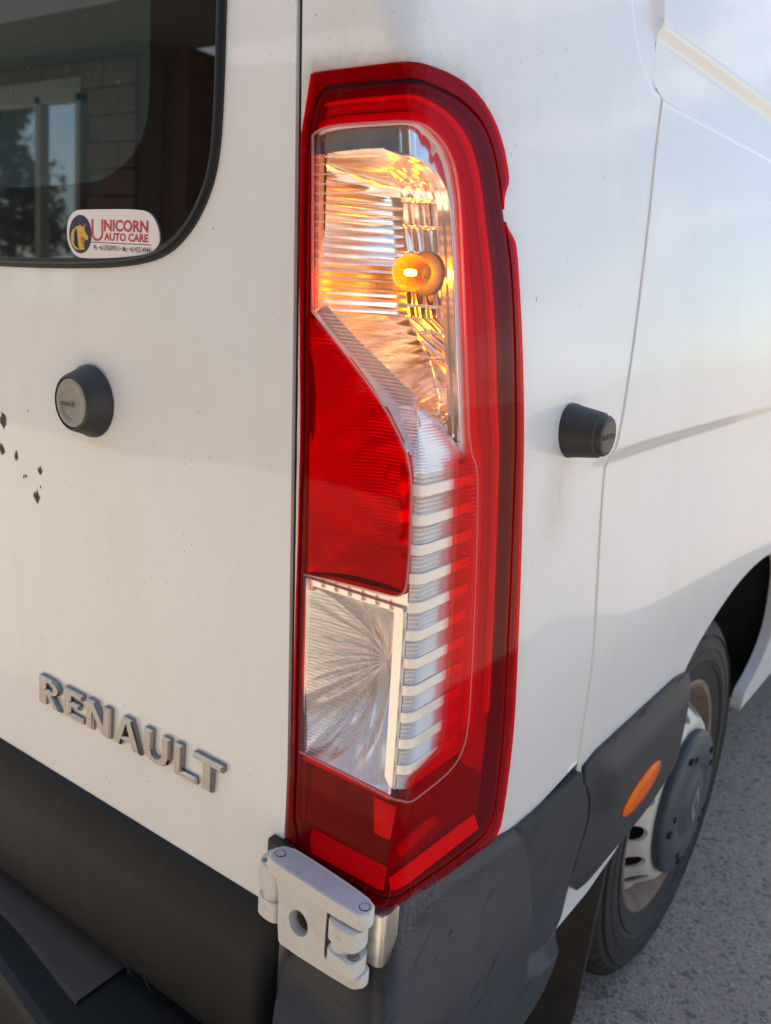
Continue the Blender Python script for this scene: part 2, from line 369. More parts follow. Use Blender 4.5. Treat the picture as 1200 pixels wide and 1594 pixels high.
zfine = np.concatenate([np.arange(.70, 1.10, .014), np.arange(1.10, 1.15, .003), np.arange(1.155, 1.55, .012), np.arange(1.553, 1.67, .004), np.arange(1.68, 2.1, .05)])
LOOPL = chaikin(LAMP, 1)
LP = np.array(dens(LOOPL, .004))
def grime_fn(V):
    d = np.sqrt(((V[:, None, :]-LP[None, ::2, :])**2).sum(2)).min(1)
    g = .75*np.exp(-d/.007)+.30*np.exp(-d/.03)*(V[:, 1] > 1.46)
    c = np.exp(-((V[:, 0]-.27)/.03)**2)*np.exp(-((V[:, 1]-1.10)/.045)**2)*.45      # streak below the side lock
    return np.clip(g+c, 0, 1)
def f_body(s, z, d): return surf(s, z, .003+d+disp(s, z))
corner = [(gapx(z)-xs(z)+.0015, z) for z in np.linspace(2.1, .69, 24)]
corner += [(-.02, .69), (.20, .69), (.30, .688)] + [p for p in SEAM[::-1]]
us_c = np.concatenate([np.arange(-.19, -.05, .02), np.arange(-.048, .05, .004), np.arange(.056, .46, .012), np.arange(.46, .62, .005)])
cp = patch('corner_panel', corner, f_body, 'paint', van, holes=[offset(LOOPL, .0022)], us=us_c, vs=zfine, du=.012, skirt=.02, attr=(grime_fn, 'grime'))
cp['label'] = 'white corner panel around the tail lamp'
# side panel beyond the seam with the wheel arch cut out
ARCH = [(.8988,.695),(.945,.728),(1.0014,.7538),(1.06,.776),(1.1307,.7954),(1.2331,.8091),(1.34,.810),(1.43,.798),(1.51,.765),(1.57,.71),(1.60,.64),(1.61,.57),(1.59,.52),(1.54,.475),(1.46,.445)]
sidep = [(s+.0005, z) for s, z in SEAM]+[(.447,.69),(.447,.42),(.47,.405),(.60,.405),(.70,.425),(.80,.465),(.86,.56)]+chaikin(ARCH, 2, False)+[(1.46,.40),(3.3,.40),(3.3,2.1)]
us_s = np.concatenate([np.arange(.42, .62, .006), np.arange(.64, 1.7, .025), np.arange(1.75, 3.3, .12)])
patch('side_panel', sidep, f_body, 'paint', van, us=us_s, vs=np.concatenate([np.arange(.42, .70, .03), zfine]), du=.02, skirt=.025)
# joint sealant along the seam
sq = chaikin(SEAM[3:], 2, False)
sv, sf = [], []
for i, (s, z) in enumerate(dens(sq, .008, False)):
    dd = disp(s, z)
    for k, (o_, h) in enumerate(((-.0040, .0034), (-.0026, .0022), (-.0008, .0014), (.0008, .0014), (.0026, .0022), (.0040, .0034))):
        sv.append(surf(s+o_, z, dd+h))
    if i: 
        for k in range(5): a = (i-1)*6+k; sf.append((a, a+1, a+7, a+6))
pydata('panel_seam', sv, sf, 'sealant', van, True)

# roof, far side and front: the rest of the body
W = 1.86
zz = np.linspace(.42, 2.1, 18); prof = [(xs(z), z) for z in zz]+[(-.24, 2.19), (-.36, 2.245), (-.6, 2.275), (-.93, 2.285)]
prof = prof+[(-W-x, z) for x, z in prof[::-1][1:]]
ys = [(.0, 0), (.04, 0), (3.3, 0), (4.3, 0), (4.75, .35), (5.1, .62), (5.45, .80)]
v, f = [], []; n = len(prof)
for y, dr in ys:
    for x, z in prof: v.append((x, y+yr(z)+.004 if y < .1 else y, z if dr == 0 else .42+(z-.42)*(1-dr*.75)))
top0 = 17
for i in range(len(ys)-1):
    for j in range(n-1):
        if j < 17 and i < 2: continue
        a = i*n+j; f.append((a, a+1, a+n+1, a+n))
f.append(tuple((len(ys)-1)*n+j for j in range(n)))
pydata('body_shell', v, f, 'paint', van, False)
box('floor_pan', (-W+.05, .9+.75, .46), (-.06, 5.0, .50), 'dark_void', van)
box('floor_pan', (-W+.05, .03, .50), (-.30, 1.65, .54), 'dark_void', van)
box('bulkhead', (-W+.05, 1.9, .5), (-.14, 1.94, 2.1), 'dark_void', van)
# rear cross panels: above the doors and the far corner
pydata('rear_header', [rear(-W+.15, 2.11, .002), rear(-.15, 2.11, .002), rear(-.36, 2.245, .006), rear(-W+.36, 2.245, .006)], [(0, 1, 2, 3)], 'paint', van)
pydata('far_corner_panel', [rear(-W+.13, .69, .003), rear(-W+.19, 2.1, .003), (-W+.165, .05, 2.1), (-W, .05, .69)], [(0, 3, 2, 1)], 'paint', van)

# ------------------------------------------------------------------ rear doors
WIN = [(-.2560,2.00),(-.2560,1.56),(-.2560,1.4566),(-.2607,1.4119),(-.2728,1.3832),(-.2928,1.3564),(-.3215,1.3344),(-.3618,1.3217),(-.4418,1.3137),(-.62,1.3075),(-.80,1.309),(-.87,1.325),(-.90,1.37),(-.91,1.45),(-.91,2.00)]
FRIT = [(-.3587,1.96),(-.3587,1.4964),(-.3592,1.4672),(-.3686,1.4409),(-.3885,1.4214),(-.4198,1.4064),(-.4525,1.3990),(-.62,1.3945),(-.75,1.395),(-.80,1.42),(-.82,1.47),(-.82,1.96)]
def bulge(x, z): return -.006*math.exp(-((z-1.2)/.3)**2)*0
def f_door(x, z, d):
    return (x, yr(z)+.002+d-.004*float(sstep(.84, .70, z)), z)
def make_door(name, mir, label):
    def mx_(l): return [((-W-x) if mir else x, z) for x, z in l]
    rim = [(gapx(z)-.0042, z) for z in np.linspace(2.1, .50, 24)]+[(-.14, .486), (-W/2+.004, .486), (-W/2+.004, 2.1)]
    rim, win, frit = mx_(rim), mx_(WIN), mx_(FRIT)
    d_ = patch(name, rim, f_door, 'paint', van, holes=[chaikin(win, 2)], du=.03, skirt=.03); d_['label'] = label
    wl = chaikin(win, 2)
    fr = patch('window_rubber', offset(wl, .0025), lambda x, z, d: rear(x, z, -.0005+d), 'rubber', d_, holes=[offset(wl, -.009)], du=.03, skirt=.004)
    patch('glass', offset(wl, -.0085), lambda x, z, d: rear(x, z, .0015+d), 'glass_frit', d_, holes=[chaikin(frit, 2)], du=.05)
    patch('tinted_glass', chaikin(frit, 2), lambda x, z, d: rear(x, z, .0015+d), 'glass_tint', d_, du=.05)
    tube('window_bead', [rear(x, z, -.0028) for x, z in dens(offset(wl, -.0035), .02)], .0016, 'rubber', d_, 6, True)
    # lower protective trim: bevelled top, rounded lower edge and end
    pr = [(.6745, .001), (.673, -.004), (.668, -.008), (.645, -.0175), (.626, -.0245), (.617, -.027), (.606, -.028), (.55, -.027), (.50, -.025), (.487, -.021), (.478, -.010), (.476, .004)]
    xe = np.concatenate([[-.1275, -.128, -.1295, -.133, -.139, -.147, -.16], np.linspace(-.2, -W/2+.008, 16)])
    v, f = [], []
    for x in xe:
        k = float(sstep(-.1265, -.141, x)); k = math.sqrt(max(k, 0))
        for z, o_ in pr: v.append(((-W-x) if mir else x, yr(z)+o_*k+(1-k)*.0, z))
    P = len(pr)
    for i in range(len(xe)-1):
        for j in range(P-1):
            q = (i*P+j, i*P+j+1, (i+1)*P+j+1, (i+1)*P+j); f.append(q if not mir else q[::-1])
    pydata('lower_trim', v, f, 'trim', d_, True)
    return d_
door = make_door('rear_door', False, 'white rear door with tinted window, lock and chipped paint')
make_door('rear_door', True, 'white rear door on the far side')
# dark rubber gap between door and corner
v, f = [], []
for i, z in enumerate(np.linspace(2.1, .70, 30)):
    v += [(gapx(z)-.010, yr(z)+.0065, z), (gapx(z)+.008, yr(z)+.0065, z)]
    if i: f.append((2*i-2, 2*i, 2*i+1, 2*i-1))
pydata('door_seal', v, f, 'black', door)
# paint chips
for (cx, cz), sz in zip([(-.6342,1.1194),(-.6395,1.081),(-.6075,1.0789),(-.5560,1.0672),(-.5916,1.0548),(-.5866,1.0562),(-.5640,1.0345),(-.5562,1.0478),(-.58,1.138)], (.0115,.008,.0062,.0068,.003,.0026,.0078,.0022,.0013)):
    k = 17; l = [(cx+sz*random.uniform(.35, 1.05)*math.cos(2*math.pi*i/k)*.8, cz+sz*random.uniform(.35, 1.15)*math.sin(2*math.pi*i/k)) for i in range(k)]
    if sz > .004: prism('chip_rim', offset(l, .0011), f_door, -.00015, .0006, 'chip_primer', door)
    prism('paint_chip', l, f_door, -.0003, .0006, 'chip_metal', door)
# door lock: tapered boot and worn face
lk = lathe('lock', [(.041, .001), (.0405, -.002), (.038, -.006), (.0325, -.021), (.0315, -.0235), (.0295, -.0250), (.0285, -.0245), (.0280, -.0225), (0.0, -.0222)], rear(-.4545, 1.1665), (0, 1, 0), 'lock_plastic', door, 56)
fc = lathe('lock_face', [(.0272, -.0222), (.0268, -.0245), (.025, -.0252), (.018, -.0250), (.017, -.0242), (.0, -.0240)], rear(-.4545, 1.1665), (0, 1, 0), 'lock_face', lk, 48)
fc.parent = door
prism('key_slot', [(-.4735,1.1655),(-.4735,1.1620),(-.452,1.1625),(-.452,1.1655)], lambda x, z, d: rear(x, z, d), -.0256, -.0248, 'lock_face_dark', door)
lathe('key_hole', [(.0032, -.0246), (.0032, -.0258), (.0016, -.0258), (.001, -.0246), (0, -.0246)], rear(-.4528, 1.1645), (0, 1, 0), 'rim_rust', door, 16)

# ------------------------------------------------------------------ chrome letters on the door
def letter(ch):
    if ch == 'R': return [[(0,0),(0,1),(.62,1),(.86,.93),(.98,.78),(.95,.60),(.80,.48),(.66,.44),(1.04,0),(.68,0),(.36,.42),(.30,.42),(.30,0)], [(.30,.60),(.54,.60),(.66,.67),(.66,.76),(.54,.82),(.30,.82)]]
    if ch == 'E': return [[(0,0),(0,1),(.98,1),(.96,.80),(.34,.80),(.34,.61),(.82,.61),(.80,.42),(.34,.42),(.34,.20),(.98,.20),(1.0,0)]]
    if ch == 'N': return [[(0,0),(0,1),(.36,1),(.72,.42),(.72,1),(1,1),(1,0),(.66,0),(.28,.60),(.28,0)]]
    if ch == 'A': return [[(-.04,0),(.34,1),(.68,1),(1.06,0),(.74,0),(.67,.20),(.32,.20),(.26,0)], [(.39,.38),(.61,.38),(.50,.74)]]
    if ch == 'U': return [[(0,1),(.32,1),(.32,.40),(.38,.25),(.5,.20),(.62,.25),(.70,.40),(.70,1),(1,1),(1,.34),(.92,.14),(.74,.02),(.5,-.02),(.26,.02),(.08,.14),(0,.34)]]
    if ch == 'L': return [[(0,0),(0,1),(.34,1),(.34,.21),(.96,.21),(1.0,0)]]
    if ch == 'T': return [[(0,1),(1,1),(1,.78),(.67,.80),(.67,0),(.33,0),(.33,.80),(0,.78)]]
def letter_mesh(name, loops, x0, x1, z0, h, front, back, mat, parent):
    from mathutils.geometry import tessellate_polygon
    loops = [[(x0+u*(x1-x0), z0+w_*h) for u, w_ in l] for l in loops]
    if area(loops[0]) < 0: loops[0] = loops[0][::-1]
    loops = [loops[0]]+[l if area(l) < 0 else l[::-1] for l in loops[1:]]
    v, f = [], []; ins = []
    for li, l in enumerate(loops):
        # outer wall, sloped shoulder, then face
        n = len(l); sg = -1 if li == 0 else 1
        inn = offset(l, -.0019 if li == 0 else .0019); ins.append(inn); b0 = len(v)
        v += [rear(*p, back) for p in l]+[rear(*p, front*.6) for p in l]+[rear(*p, front) for p in inn]
        for r_ in range(2):
            for i in range(n):
                j = (i+1) % n; a = b0+r_*n; f.append((a+j, a+i, a+n+i, a+n+j))
    flat = [p for l in ins for p in l]; tri = tessellate_polygon([[Vector((*p, 0)) for p in l] for l in ins]); b0 = len(v)
    v += [rear(*p, front) for p in flat]
    for t_ in tri:
        a, b_, c = t_; q = (flat[b_][0]-flat[a][0])*(flat[c][1]-flat[a][1])-(flat[c][0]-flat[a][0])*(flat[b_][1]-flat[a][1])
        f.append(tuple(b0+i for i in (t_ if q > 0 else t_[::-1])))
    return pydata(name, v, f, mat, parent, False)
for ch, x0, x1 in (('R',-.5570,-.5120),('E',-.5040,-.4640),('N',-.4575,-.4110),('A',-.4040,-.3560),('U',-.3490,-.3045),('L',-.2965,-.2590),('T',-.2660,-.2190)):
    z0 = .7640+(x0+.557)*.012; l_ = letter_mesh('letter', letter(ch), x0, x1, z0, .0385, -.0062, .004, 'letter_chrome', door)
    l_['label'] = 'chrome letter '+ch

# ------------------------------------------------------------------ garage sticker on the glass
def f_st(x, z, d): return rear(x, z, d)
STK = chaikin([(-.4944,1.3491),(-.4900,1.3640),(-.4780,1.3712),(-.4640,1.3722),(-.3727,1.3735),(-.3526,1.3700),(-.3415,1.3580),(-.3380,1.3450),(-.3405,1.3385),(-.3470,1.3330),(-.3600,1.3290),(-.4000,1.3245),(-.4645,1.3210),(-.4800,1.3240),(-.4910,1.3350)], 2)
st = prism('sticker', STK, f_st, -.0006, .001, 'sticker_white', van); st['label'] = 'white rounded garage sticker with unicorn emblem on the rear window'
el = [(-.4690+.0200*math.cos(a), 1.3465+.0200*math.sin(a)) for a in np.linspace(0, 2*math.pi, 40, endpoint=False)]
prism('emblem_disc', el, f_st, -.0009, -.0005, 'sticker_navy', st)
HO = [(228,505),(205,470),(190,440),(200,432),(188,405),(200,398),(188,372),(203,365),(195,340),(212,335),(212,308),(230,303),(240,283),(268,274),(288,262),(296,272),(312,280),(322,292),(342,248),(331,300),(334,322),(350,352),(369,382),(366,405),(345,418),(334,396),(312,386),(300,372),(294,398),(298,430),(312,470),(332,505),(300,514),(262,512)]
hp = [((x-285)/115*.0200-.4690, 1.3465-(y-357)/192*.0200) for x, y in HO]
prism('unicorn_head', hp, f_st, -.0012, -.0008, 'sticker_gold', st)
for ml in ([(250,300),(235,340),(232,390),(240,440),(268,480),(262,484),(232,444),(224,390),(228,338),(244,300)], [(222,420),(240,470),(285,500),(280,504),(235,478),(216,424)]):
    prism('mane_line', [((x-285)/115*.0200-.4690, 1.3465-(y-357)/192*.0200) for x, y in ml], f_st, -.0015, -.0011, 'sticker_navy', st)
def text(name, s, x0, x1, z0, z1, mat, parent, d=-.0009, bold=0.):
    cu = bpy.data.curves.new(name, 'FONT'); cu.body = s; cu.size = 1; cu.offset = bold; cu.resolution_u = 3
    o = bpy.data.objects.new(name, cu); scn.collection.objects.link(o); dg = bpy.context.evaluated_depsgraph_get(); dg.update()
    me = bpy.data.meshes.new_from_object(o.evaluated_get(dg)); bpy.data.objects.remove(o); bpy.data.curves.remove(cu)
    co = np.array([tuple(q.co) for q in me.vertices]); lo, hi = co.min(0), co.max(0)
    for q in me.vertices:
        u = (q.co.x-lo[0])/(hi[0]-lo[0]); w_ = (q.co.y-lo[1])/(hi[1]-lo[1]); q.co = rear(x0+u*(x1-x0), z0+w_*(z1-z0), d)
    me.materials.clear(); return link(name, me, mat, parent)
text('lettering', 'U', -.4490, -.4290, 1.3400, 1.3625, 'sticker_red', st, bold=-.005)
text('lettering', 'NICORN', -.4275, -.3555, 1.3505, 1.3625, 'sticker_red', st, bold=.032)
text('lettering', 'AUTO CARE', -.4275, -.3555, 1.3410, 1.3492, 'sticker_red', st, bold=.032)
text('lettering', 'Ph: +61393699311', -.4455, -.4020, 1.3308, 1.3363, 'sticker_grey', st, bold=.01)
text('lettering', '\u2022', -.4003, -.3985, 1.3325, 1.3343, 'sticker_red', st)
text('lettering', 'Mo: +61425149441', -.3965, -.3505, 1.3308, 1.3363, 'sticker_grey', st, bold=.01)
prism('rule_line', [(-.4500,1.3384),(-.3510,1.3384),(-.3510,1.3391),(-.4500,1.3391)], f_st, -.0009, -.0005, 'sticker_grey', st)
# the inline stripes in the big red letters

# ------------------------------------------------------------------ tail lamp
def lerp(a, b_, t_): return a+(b_-a)*t_
# housing tub behind the lens
hv, hf = [], []
hz = [.728, .80, .95, 1.1, 1.25, 1.38, 1.488]
for z in hz:
    X, Y = xs(z), yr(z)
    hv += [(X-.137, Y+.007, z), (X-.138, Y+.125, z), (X-.040, Y+.135, z), (X-.030, Y+.225 if z < 1.36 else Y+.15, z), (X-.006, Y+.222 if z < 1.1 else Y+.165, z)]
for i in range(len(hz)-1):
    for j in range(4): a = i*5+j; hf.append((a, a+5, a+6, a+1))
hf += [(0, 1, 2, 3, 4), tuple(reversed(range(len(hv)-5, len(hv))))]
lamp = pydata('tail_lamp', hv, hf, 'housing', van)
lamp['label'] = 'tall red and clear tail lamp, amber indicator lit'
CLEAR = [(-.1045,1.4347),(-.0976,1.4391),(-.0811,1.4420),(-.0402,1.4423),(-.0068,1.4423),(.0081,1.4424),(.0281,1.4388),(.0468,1.4293),(.0580,1.4156),(.0649,1.3906),(.0667,1.3433),(.0678,1.2895),(.0689,1.2231),(.0725,1.1750)]
CLEAR_LOW = [(.0540,1.1700),(.0544,1.1449),(.0562,1.1034),(.0573,1.0426),(.0604,.9723),(.0607,.9080),(.0560,.8900),(.0100,.8780),(.0060,.8560),(-.0051,.8595),(-.1255,.8620),(-.1285,.9636),(-.1300,1.0450)]
STOPTOP = [(-.0746,1.0488),(-.0246,1.0511),(-.0161,1.0550),(-.0111,1.0623),(-.0093,1.0943),(-.0092,1.1339),(-.0104,1.1615),(-.0160,1.1811),(-.0387,1.2157),(-.0756,1.2521),(-.1157,1.2887)]
STOP = [(-.1182,1.2857),(-.0758,1.2487),(-.0402,1.2128),(-.0184,1.1797),(-.0126,1.1613),(-.0114,1.1336),(-.0115,1.0940),(-.0135,1.0631),(-.0179,1.0564),(-.0247,1.0528),(-.0747,1.0506),(-.1300,1.0481),(-.1290,1.1642),(-.1240,1.2460)]
UN = CLEAR+CLEAR_LOW+[(-.1290,1.1642),(-.1240,1.2460),(-.1182,1.2857),(-.1157,1.2887)]
us_l = np.concatenate([np.arange(-.13, -.03, .012), np.arange(-.028, .03, .0035), np.arange(.036, .23, .012)])
vs_l = np.arange(.74, 1.485, .016)
def crown(s, z): return 0.
f_l = lambda s, z, d: surf(s, z, d-.0015)
gl = chaikin(GASK, 2)
lf_ = patch('lens_flange', LOOPL, f_l, 'lens_red', lamp, holes=[offset(gl, .0026)], us=us_l, vs=vs_l, du=.012, skirt=.013)
lf_.data.polygons.foreach_set('use_smooth', [False]*len(lf_.data.polygons))
patch('red_lens', offset(gl, -.0016), f_l, 'lens_red', lamp, holes=[UN], us=us_l, vs=vs_l, du=.012, skirt=.004)
patch('clear_lens', CLEAR+CLEAR_LOW+STOPTOP, f_l, 'lens_clear', lamp, us=us_l, vs=vs_l, du=.012)
patch('stop_lens', STOP, lambda s, z, d: surf(s, z, d-.003), 'lens_deep_red', lamp, us=us_l, vs=vs_l, du=.012, skirt=.010)
# moulded edges where the lens colours meet
ridge = CLEAR+[(.0864,1.1616),(.0909,1.1153),(.0962,1.0327),(.1011,.9637),(.1055,.8884),(.0954,.8659),(.0729,.8568),(.0283,.8551),(.0075,.8548),(-.0051,.8595),(-.1255,.8625)]
tube('lens_edge', [surf(s, z, -.0012) for s, z in dens(chaikin(ridge, 2, False), .006, False)], .0011, 'lens_edge', lamp, 6)
tube('lens_edge', [surf(s, z, -.0006) for s, z in dens(chaikin([(-.1300,1.0455)]+STOPTOP, 2, False), .006, False)], .0011, 'lens_edge', lamp, 6)
tube('lens_edge', [surf(s, z, -.0006) for s, z in dens([(-.1157,1.2887),(-.1045,1.4347)], .01, False)], .0012, 'lens_edge', lamp, 6)
# gasket seen through the red flange
gl = chaikin(GASK, 2)
def ring(name, lo, hi, d, mat, skirt=0.):
    return patch(name, offset(gl, hi), lambda s, z, q: surf(s, z, d+q), mat, lamp, holes=[offset(gl, lo)], us=np.arange(-.017, .02, .004), vs=[], du=.01, skirt=skirt)
ring('gasket', -.0026, .0034, .0012, 'gasket', .02)
patch('flange', offset(LOOPL, .0018), lambda s, z, q: surf(s, z, .0065+q), 'red_back_dark', lamp, holes=[offset(gl, -.002)], us=np.arange(-.017, .02, .004), vs=[], du=.012)
# stepped inner rim between the gasket and the clear window: bright and dark mouldings that follow the outline
def resample(pl, n):
    pl = np.array(pl); L_ = np.r_[0, np.cumsum(np.linalg.norm(np.diff(pl, axis=0), axis=1))]; q = np.linspace(0, L_[-1], n)
    return np.stack([np.interp(q, L_, pl[:, 0]), np.interp(q, L_, pl[:, 1])], 1)
inn = resample(chaikin([(-.108,1.436)]+CLEAR[1:]+[(.0864,1.1616),(.0909,1.1153),(.0962,1.0327),(.1011,.9637),(.1055,.8884)], 2, False), 110)
ouT = resample(chaikin(GASK[:19], 2, False), 110)
def strip(name, f0, f1, d0, d1, mat, cap=.0):
    v, f = [], []
    for i in range(110):
        for fr_, dd in ((f0, d0+cap), (f0, d0), (f1, d1), (f1, d1+cap)):
            p = inn[i]*(1-fr_)+ouT[i]*fr_; v.append(surf(p[0], p[1], dd))
        if i:
            for k in range(3): a = 4*(i-1)+k; f.append((a, a+1, a+5, a+4))
    return pydata(name, v, f, mat, lamp, True)
strip('inner_rim', -.02, .30, .006, .006, 'red_back', .012)
strip('inner_rim', .30, .36, .010, .012, 'red_back_dark', .004)
strip('inner_rim', .36, .66, .011, .011, 'red_back_mid', .01)
strip('inner_rim', .66, .74, .006, .006, 'red_back', .01)
strip('inner_rim', .74, 1.02, .012, .012, 'red_back_dark', .0)
# left edge rim
lrim = resample([(-.112,1.45),(-.1215,1.3279),(-.1275,1.2569),(-.1345,1.1192),(-.1335,.9754),(-.1300,.8619),(-.120,.75)], 40)
v, f = [], []
for i, p in enumerate(lrim):
    v += [surf(p[0]-.004, p[1], .005), surf(p[0]+.0035, p[1], .006), surf(p[0]+.0035, p[1], .010)]
    if i: a = 3*(i-1); f += [(a, a+1, a+4, a+3), (a+1, a+2, a+5, a+4)]
pydata('inner_rim', v, f, 'red_back_dark', lamp, True)

# indicator chamber: chrome frame plate, faceted reflector bowl, bulb
FR_IN = [(-.0190,1.4186),(.0237,1.4163),(.0471,1.4067),(.0611,1.3902),(.0640,1.3429),(.0645,1.2887),(.0650,1.2555),(.0690,1.1850)]
FR_OUT = [(.0725,1.1760),(.0685,1.2231),(.0674,1.2895),(.0663,1.3433)]
frame = [(-.1000,1.4398),(-.1000,1.4189),(-.0628,1.4187)]+chaikin(FR_IN, 1, False)+[(.0760,1.1760),(.0755,1.2231),(.0750,1.2895),(.0740,1.3433),(.0715,1.3906),(.0640,1.4170),(.0500,1.4330),(.0300,1.4420),(.0081,1.4450),(-.0402,1.4450)]
patch('indicator_frame', frame, lambda s, z, d: surf(s, z, .0075+d), 'bowl_chrome', lamp, us=us_l, vs=[], du=.008, skirt=.012)
fz = [p[1] for p in FR_IN][::-1]; fs_ = [p[0] for p in FR_IN][::-1]
box_l = [(-.1060,1.437),(-.1170,1.292),(-.1130,1.292),(-.1015,1.437)]
fe = dens(chaikin([(-.1000,1.4189),(-.0628,1.4187)]+FR_IN, 2, False), .006, False)
tube('frame_edge', [surf(a_, b_, .0070) for a_, b_ in fe], .0012, 'chrome', lamp, 6)
tube('frame_edge', [surf(a_, b_, .0070) for a_, b_ in dens(chaikin([(-.0180,1.4395),(-.0180,1.4200)], 1, False), .006, False)], .0009, 'chrome', lamp, 6)
patch('frame_panel', [(-.0960,1.4385),(-.0960,1.4225),(-.0200,1.4215),(-.0200,1.4390)], lambda s, z, d: surf(s, z, .0060+d), 'panel_grey', lamp, us=[], vs=[], du=.02, skirt=.003)
patch('rib_strip', box_l, lambda s, z, d: surf(s, z, .005+d), 'lens_edge', lamp, us=[], vs=np.arange(1.3, 1.43, .02), du=.02, skirt=.006)
for k in range(7):
    z = 1.30+k*.0195; e_ = lerp(-.1168, -.1058, (z-1.292)/.145); box('rib', (xs(z)+e_, yr(z)+.002, z), (xs(z)+e_+.004, yr(z)+.005, z+.002), 'lens_edge', lamp)
diag = [(1.180, -.020), (1.2157, -.0445), (1.2521, -.0815), (1.2887, -.1200), (1.30, -.1200), (1.5, -.1180)]
def bowl(name, z0, z1, nz_, Af, Bf, depth, relief, mat, nu=120, parent=None):
    v, f = [], []
    for i in range(nz_+1):
        z = lerp(z0, z1, i/nz_); A, B = Af(z), Bf(z); D = depth(z)
        for j in range(nu+1):
            u = j/nu; g = (1-abs(2*u-1)**2.6)**.75 if 0 < u < 1 else 0
            rl = relief(u, z, B[0]-A[0])*min(1, 25*u, 6*(1-u))
            nrm = Vector((.55*(.5-u)*2, -1, 0)).normalized()
            p = Vector((lerp(A[0], B[0], u), lerp(A[1], B[1], u)+D*g, z))+nrm*rl; v.append(p)
    for i in range(nz_):
        for j in range(nu): a = i*(nu+1)+j; f.append((a, a+1, a+nu+2, a+nu+1))
    return pydata(name, v, f, mat, parent or lamp, True)
def rel_ind(u, z, w):
    if u < .40:
        q = (z % .0082)/.0082; return .00045*math.sin(math.pi*q)
    ph = (z-1.18) % .0235/.0235; col = ((u*w/.0090) + .35*(z-1.18)/.0235) % 1
    return .0038*(1-ph)*min(1, ph*14+0.0) + .0011*math.sin(math.pi*col)
bowl('indicator_reflector', 1.176, 1.4195, 330,
     lambda z: (xs(z)+float(np.interp(z, [d_[0] for d_ in diag], [d_[1] for d_ in diag]))+.0015, yr(z)+.003),
     lambda z: (xs(z)-.014, yr(z)+float(np.interp(z, fz, fs_))-.002),
     lambda z: .066*max(0, 1-max(0, (z-1.392)/.0275)**3)**.5*float(.45+.55*sstep(1.17, 1.26, z)), rel_ind, 'bowl_chrome', 150)
bc = Vector((-.0565, .050, 1.3275))
bl = lathe('bulb', [(.0, -.0165), (.005, -.0158), (.0100, -.0132), (.0138, -.0085), (.0158, -.002), (.0155, .005), (.0130, .012), (.0100, .018), (.0095, .026)], bc, (0, 1, 0), 'bulb_amber', lamp, 32)
lathe('bulb_socket', [(.0098, .018), (.0160, .019), (.0190, .021), (.0190, .028), (.0160, .032), (.010, .036)], bc, (0, 1, 0), 'socket', lamp, 32)
lathe('filament', [(.0, -.0065), (.0022, -.005), (.0030, 0), (.0022, .005), (0, .0065)], bc, (1, 0, 0), 'filament', lamp, 16)
pl_ = bpy.data.lights.new('bulb_light', 'POINT'); pl_.energy = .18; pl_.color = (1., .60, .11); pl_.shadow_soft_size = .006
po = bpy.data.objects.new('bulb_light', pl_); scn.collection.objects.link(po); po.location = bc+Vector((0, -.008, 0)); po.parent = lamp
# horizontal optic flutes moulded into the inside of the clear lens
v, f = [], []
z = 1.412
while z > 1.195:
    s0 = float(np.interp(z, [d_[0] for d_ in diag], [d_[1] for d_ in diag]))+.006; s1 = -.028 if z > 1.29 else lerp(.0, -.028, (z-1.19)/.1)
    if s1-s0 > .01: add_tube(v, f, [surf(s, z, .0028) for s in np.linspace(s0, s1, 12)], .00085 if z > 1.29 else .0005, 5)
    z -= .0078 if z > 1.29 else .0031
o = pydata('lens_flutes', v, f, 'flute', lamp, True); o['kind'] = 'stuff'
# chrome ramp under the indicator, with fine ribs, running into the corner louvres
ramp_l = [(-.1195,1.2870),(-.0800,1.2490),(-.0430,1.2125),(-.0180,1.1770),(-.0105,1.1600),(.0650,1.1600),(.0740,1.1760),(.0560,1.1960),(.0250,1.2120),(-.0100,1.2200),(-.0350,1.2330),(-.0700,1.2620),(-.1060,1.2960)]
def f_ramp(s, z, d):
    k = float(sstep(1.160, 1.225, z)); q = .007+.016*k*float(sstep(-.11, -.03, s)); ph = (z % .0026)/.0026
    return surf(s, z, min(q, .0172 if abs(s) < .018 else q)+d-.0008*math.sin(math.pi*ph)*(1 if z < 1.215 else 0))
patch('chrome_ramp', ramp_l, f_ramp, 'chrome_ramp', lamp, us=np.concatenate([np.arange(-.11, -.02, .009), np.arange(-.02, .02, .003), np.arange(.024, .075, .008)]), vs=np.arange(1.1605, 1.295, .00065), du=.008)
# corner louvres: smooth bars and finely ribbed recesses stepping down the corner
LB = .0262
v, f = [], []; ss_ = np.concatenate([[-.0100, -.008, -.006], np.linspace(-.004, .006, 7), np.linspace(.012, .098, 12)])
zs_ = []; z = .866
while z < 1.160: zs_ += [(z, 0.), (z+.0024, .0024), (z+.0034, .0024)]; z += .0042
for i, (z, dp) in enumerate(zs_):
    for s in ss_: v.append(surf(s, z, .0046+dp))
    if i:
        n = len(ss_)
        for k in range(n-1): a = (i-1)*n+k; f.append((a, a+1, a+n+1, a+n))
pydata('corner_louvre', v, f, 'chrome_louvre', lamp, False)
for k in range(12):
    z0 = .866+k*LB+.0150; z1 = z0+.0098; v, f = [], []
    if z1 > 1.1605: break
    prf_ = [(z0, .0080), (z0, .0038), (z0+.0005, .0033), (z1-.0005, .0033), (z1, .0038), (z1, .0080)]
    sb = np.concatenate([[-.0100, -.007], np.linspace(-.0045, .0065, 7), np.linspace(.012, .090, 8)])
    for i, s in enumerate(sb):
        for z, dp in prf_: v.append(surf(s, z, dp))
        if i:
            for q in range(5): a = 6*(i-1)+q; f.append((a+1, a, a+6, a+7))
    pydata('louvre_bar', v, f, 'louvre_bar', lamp, False)
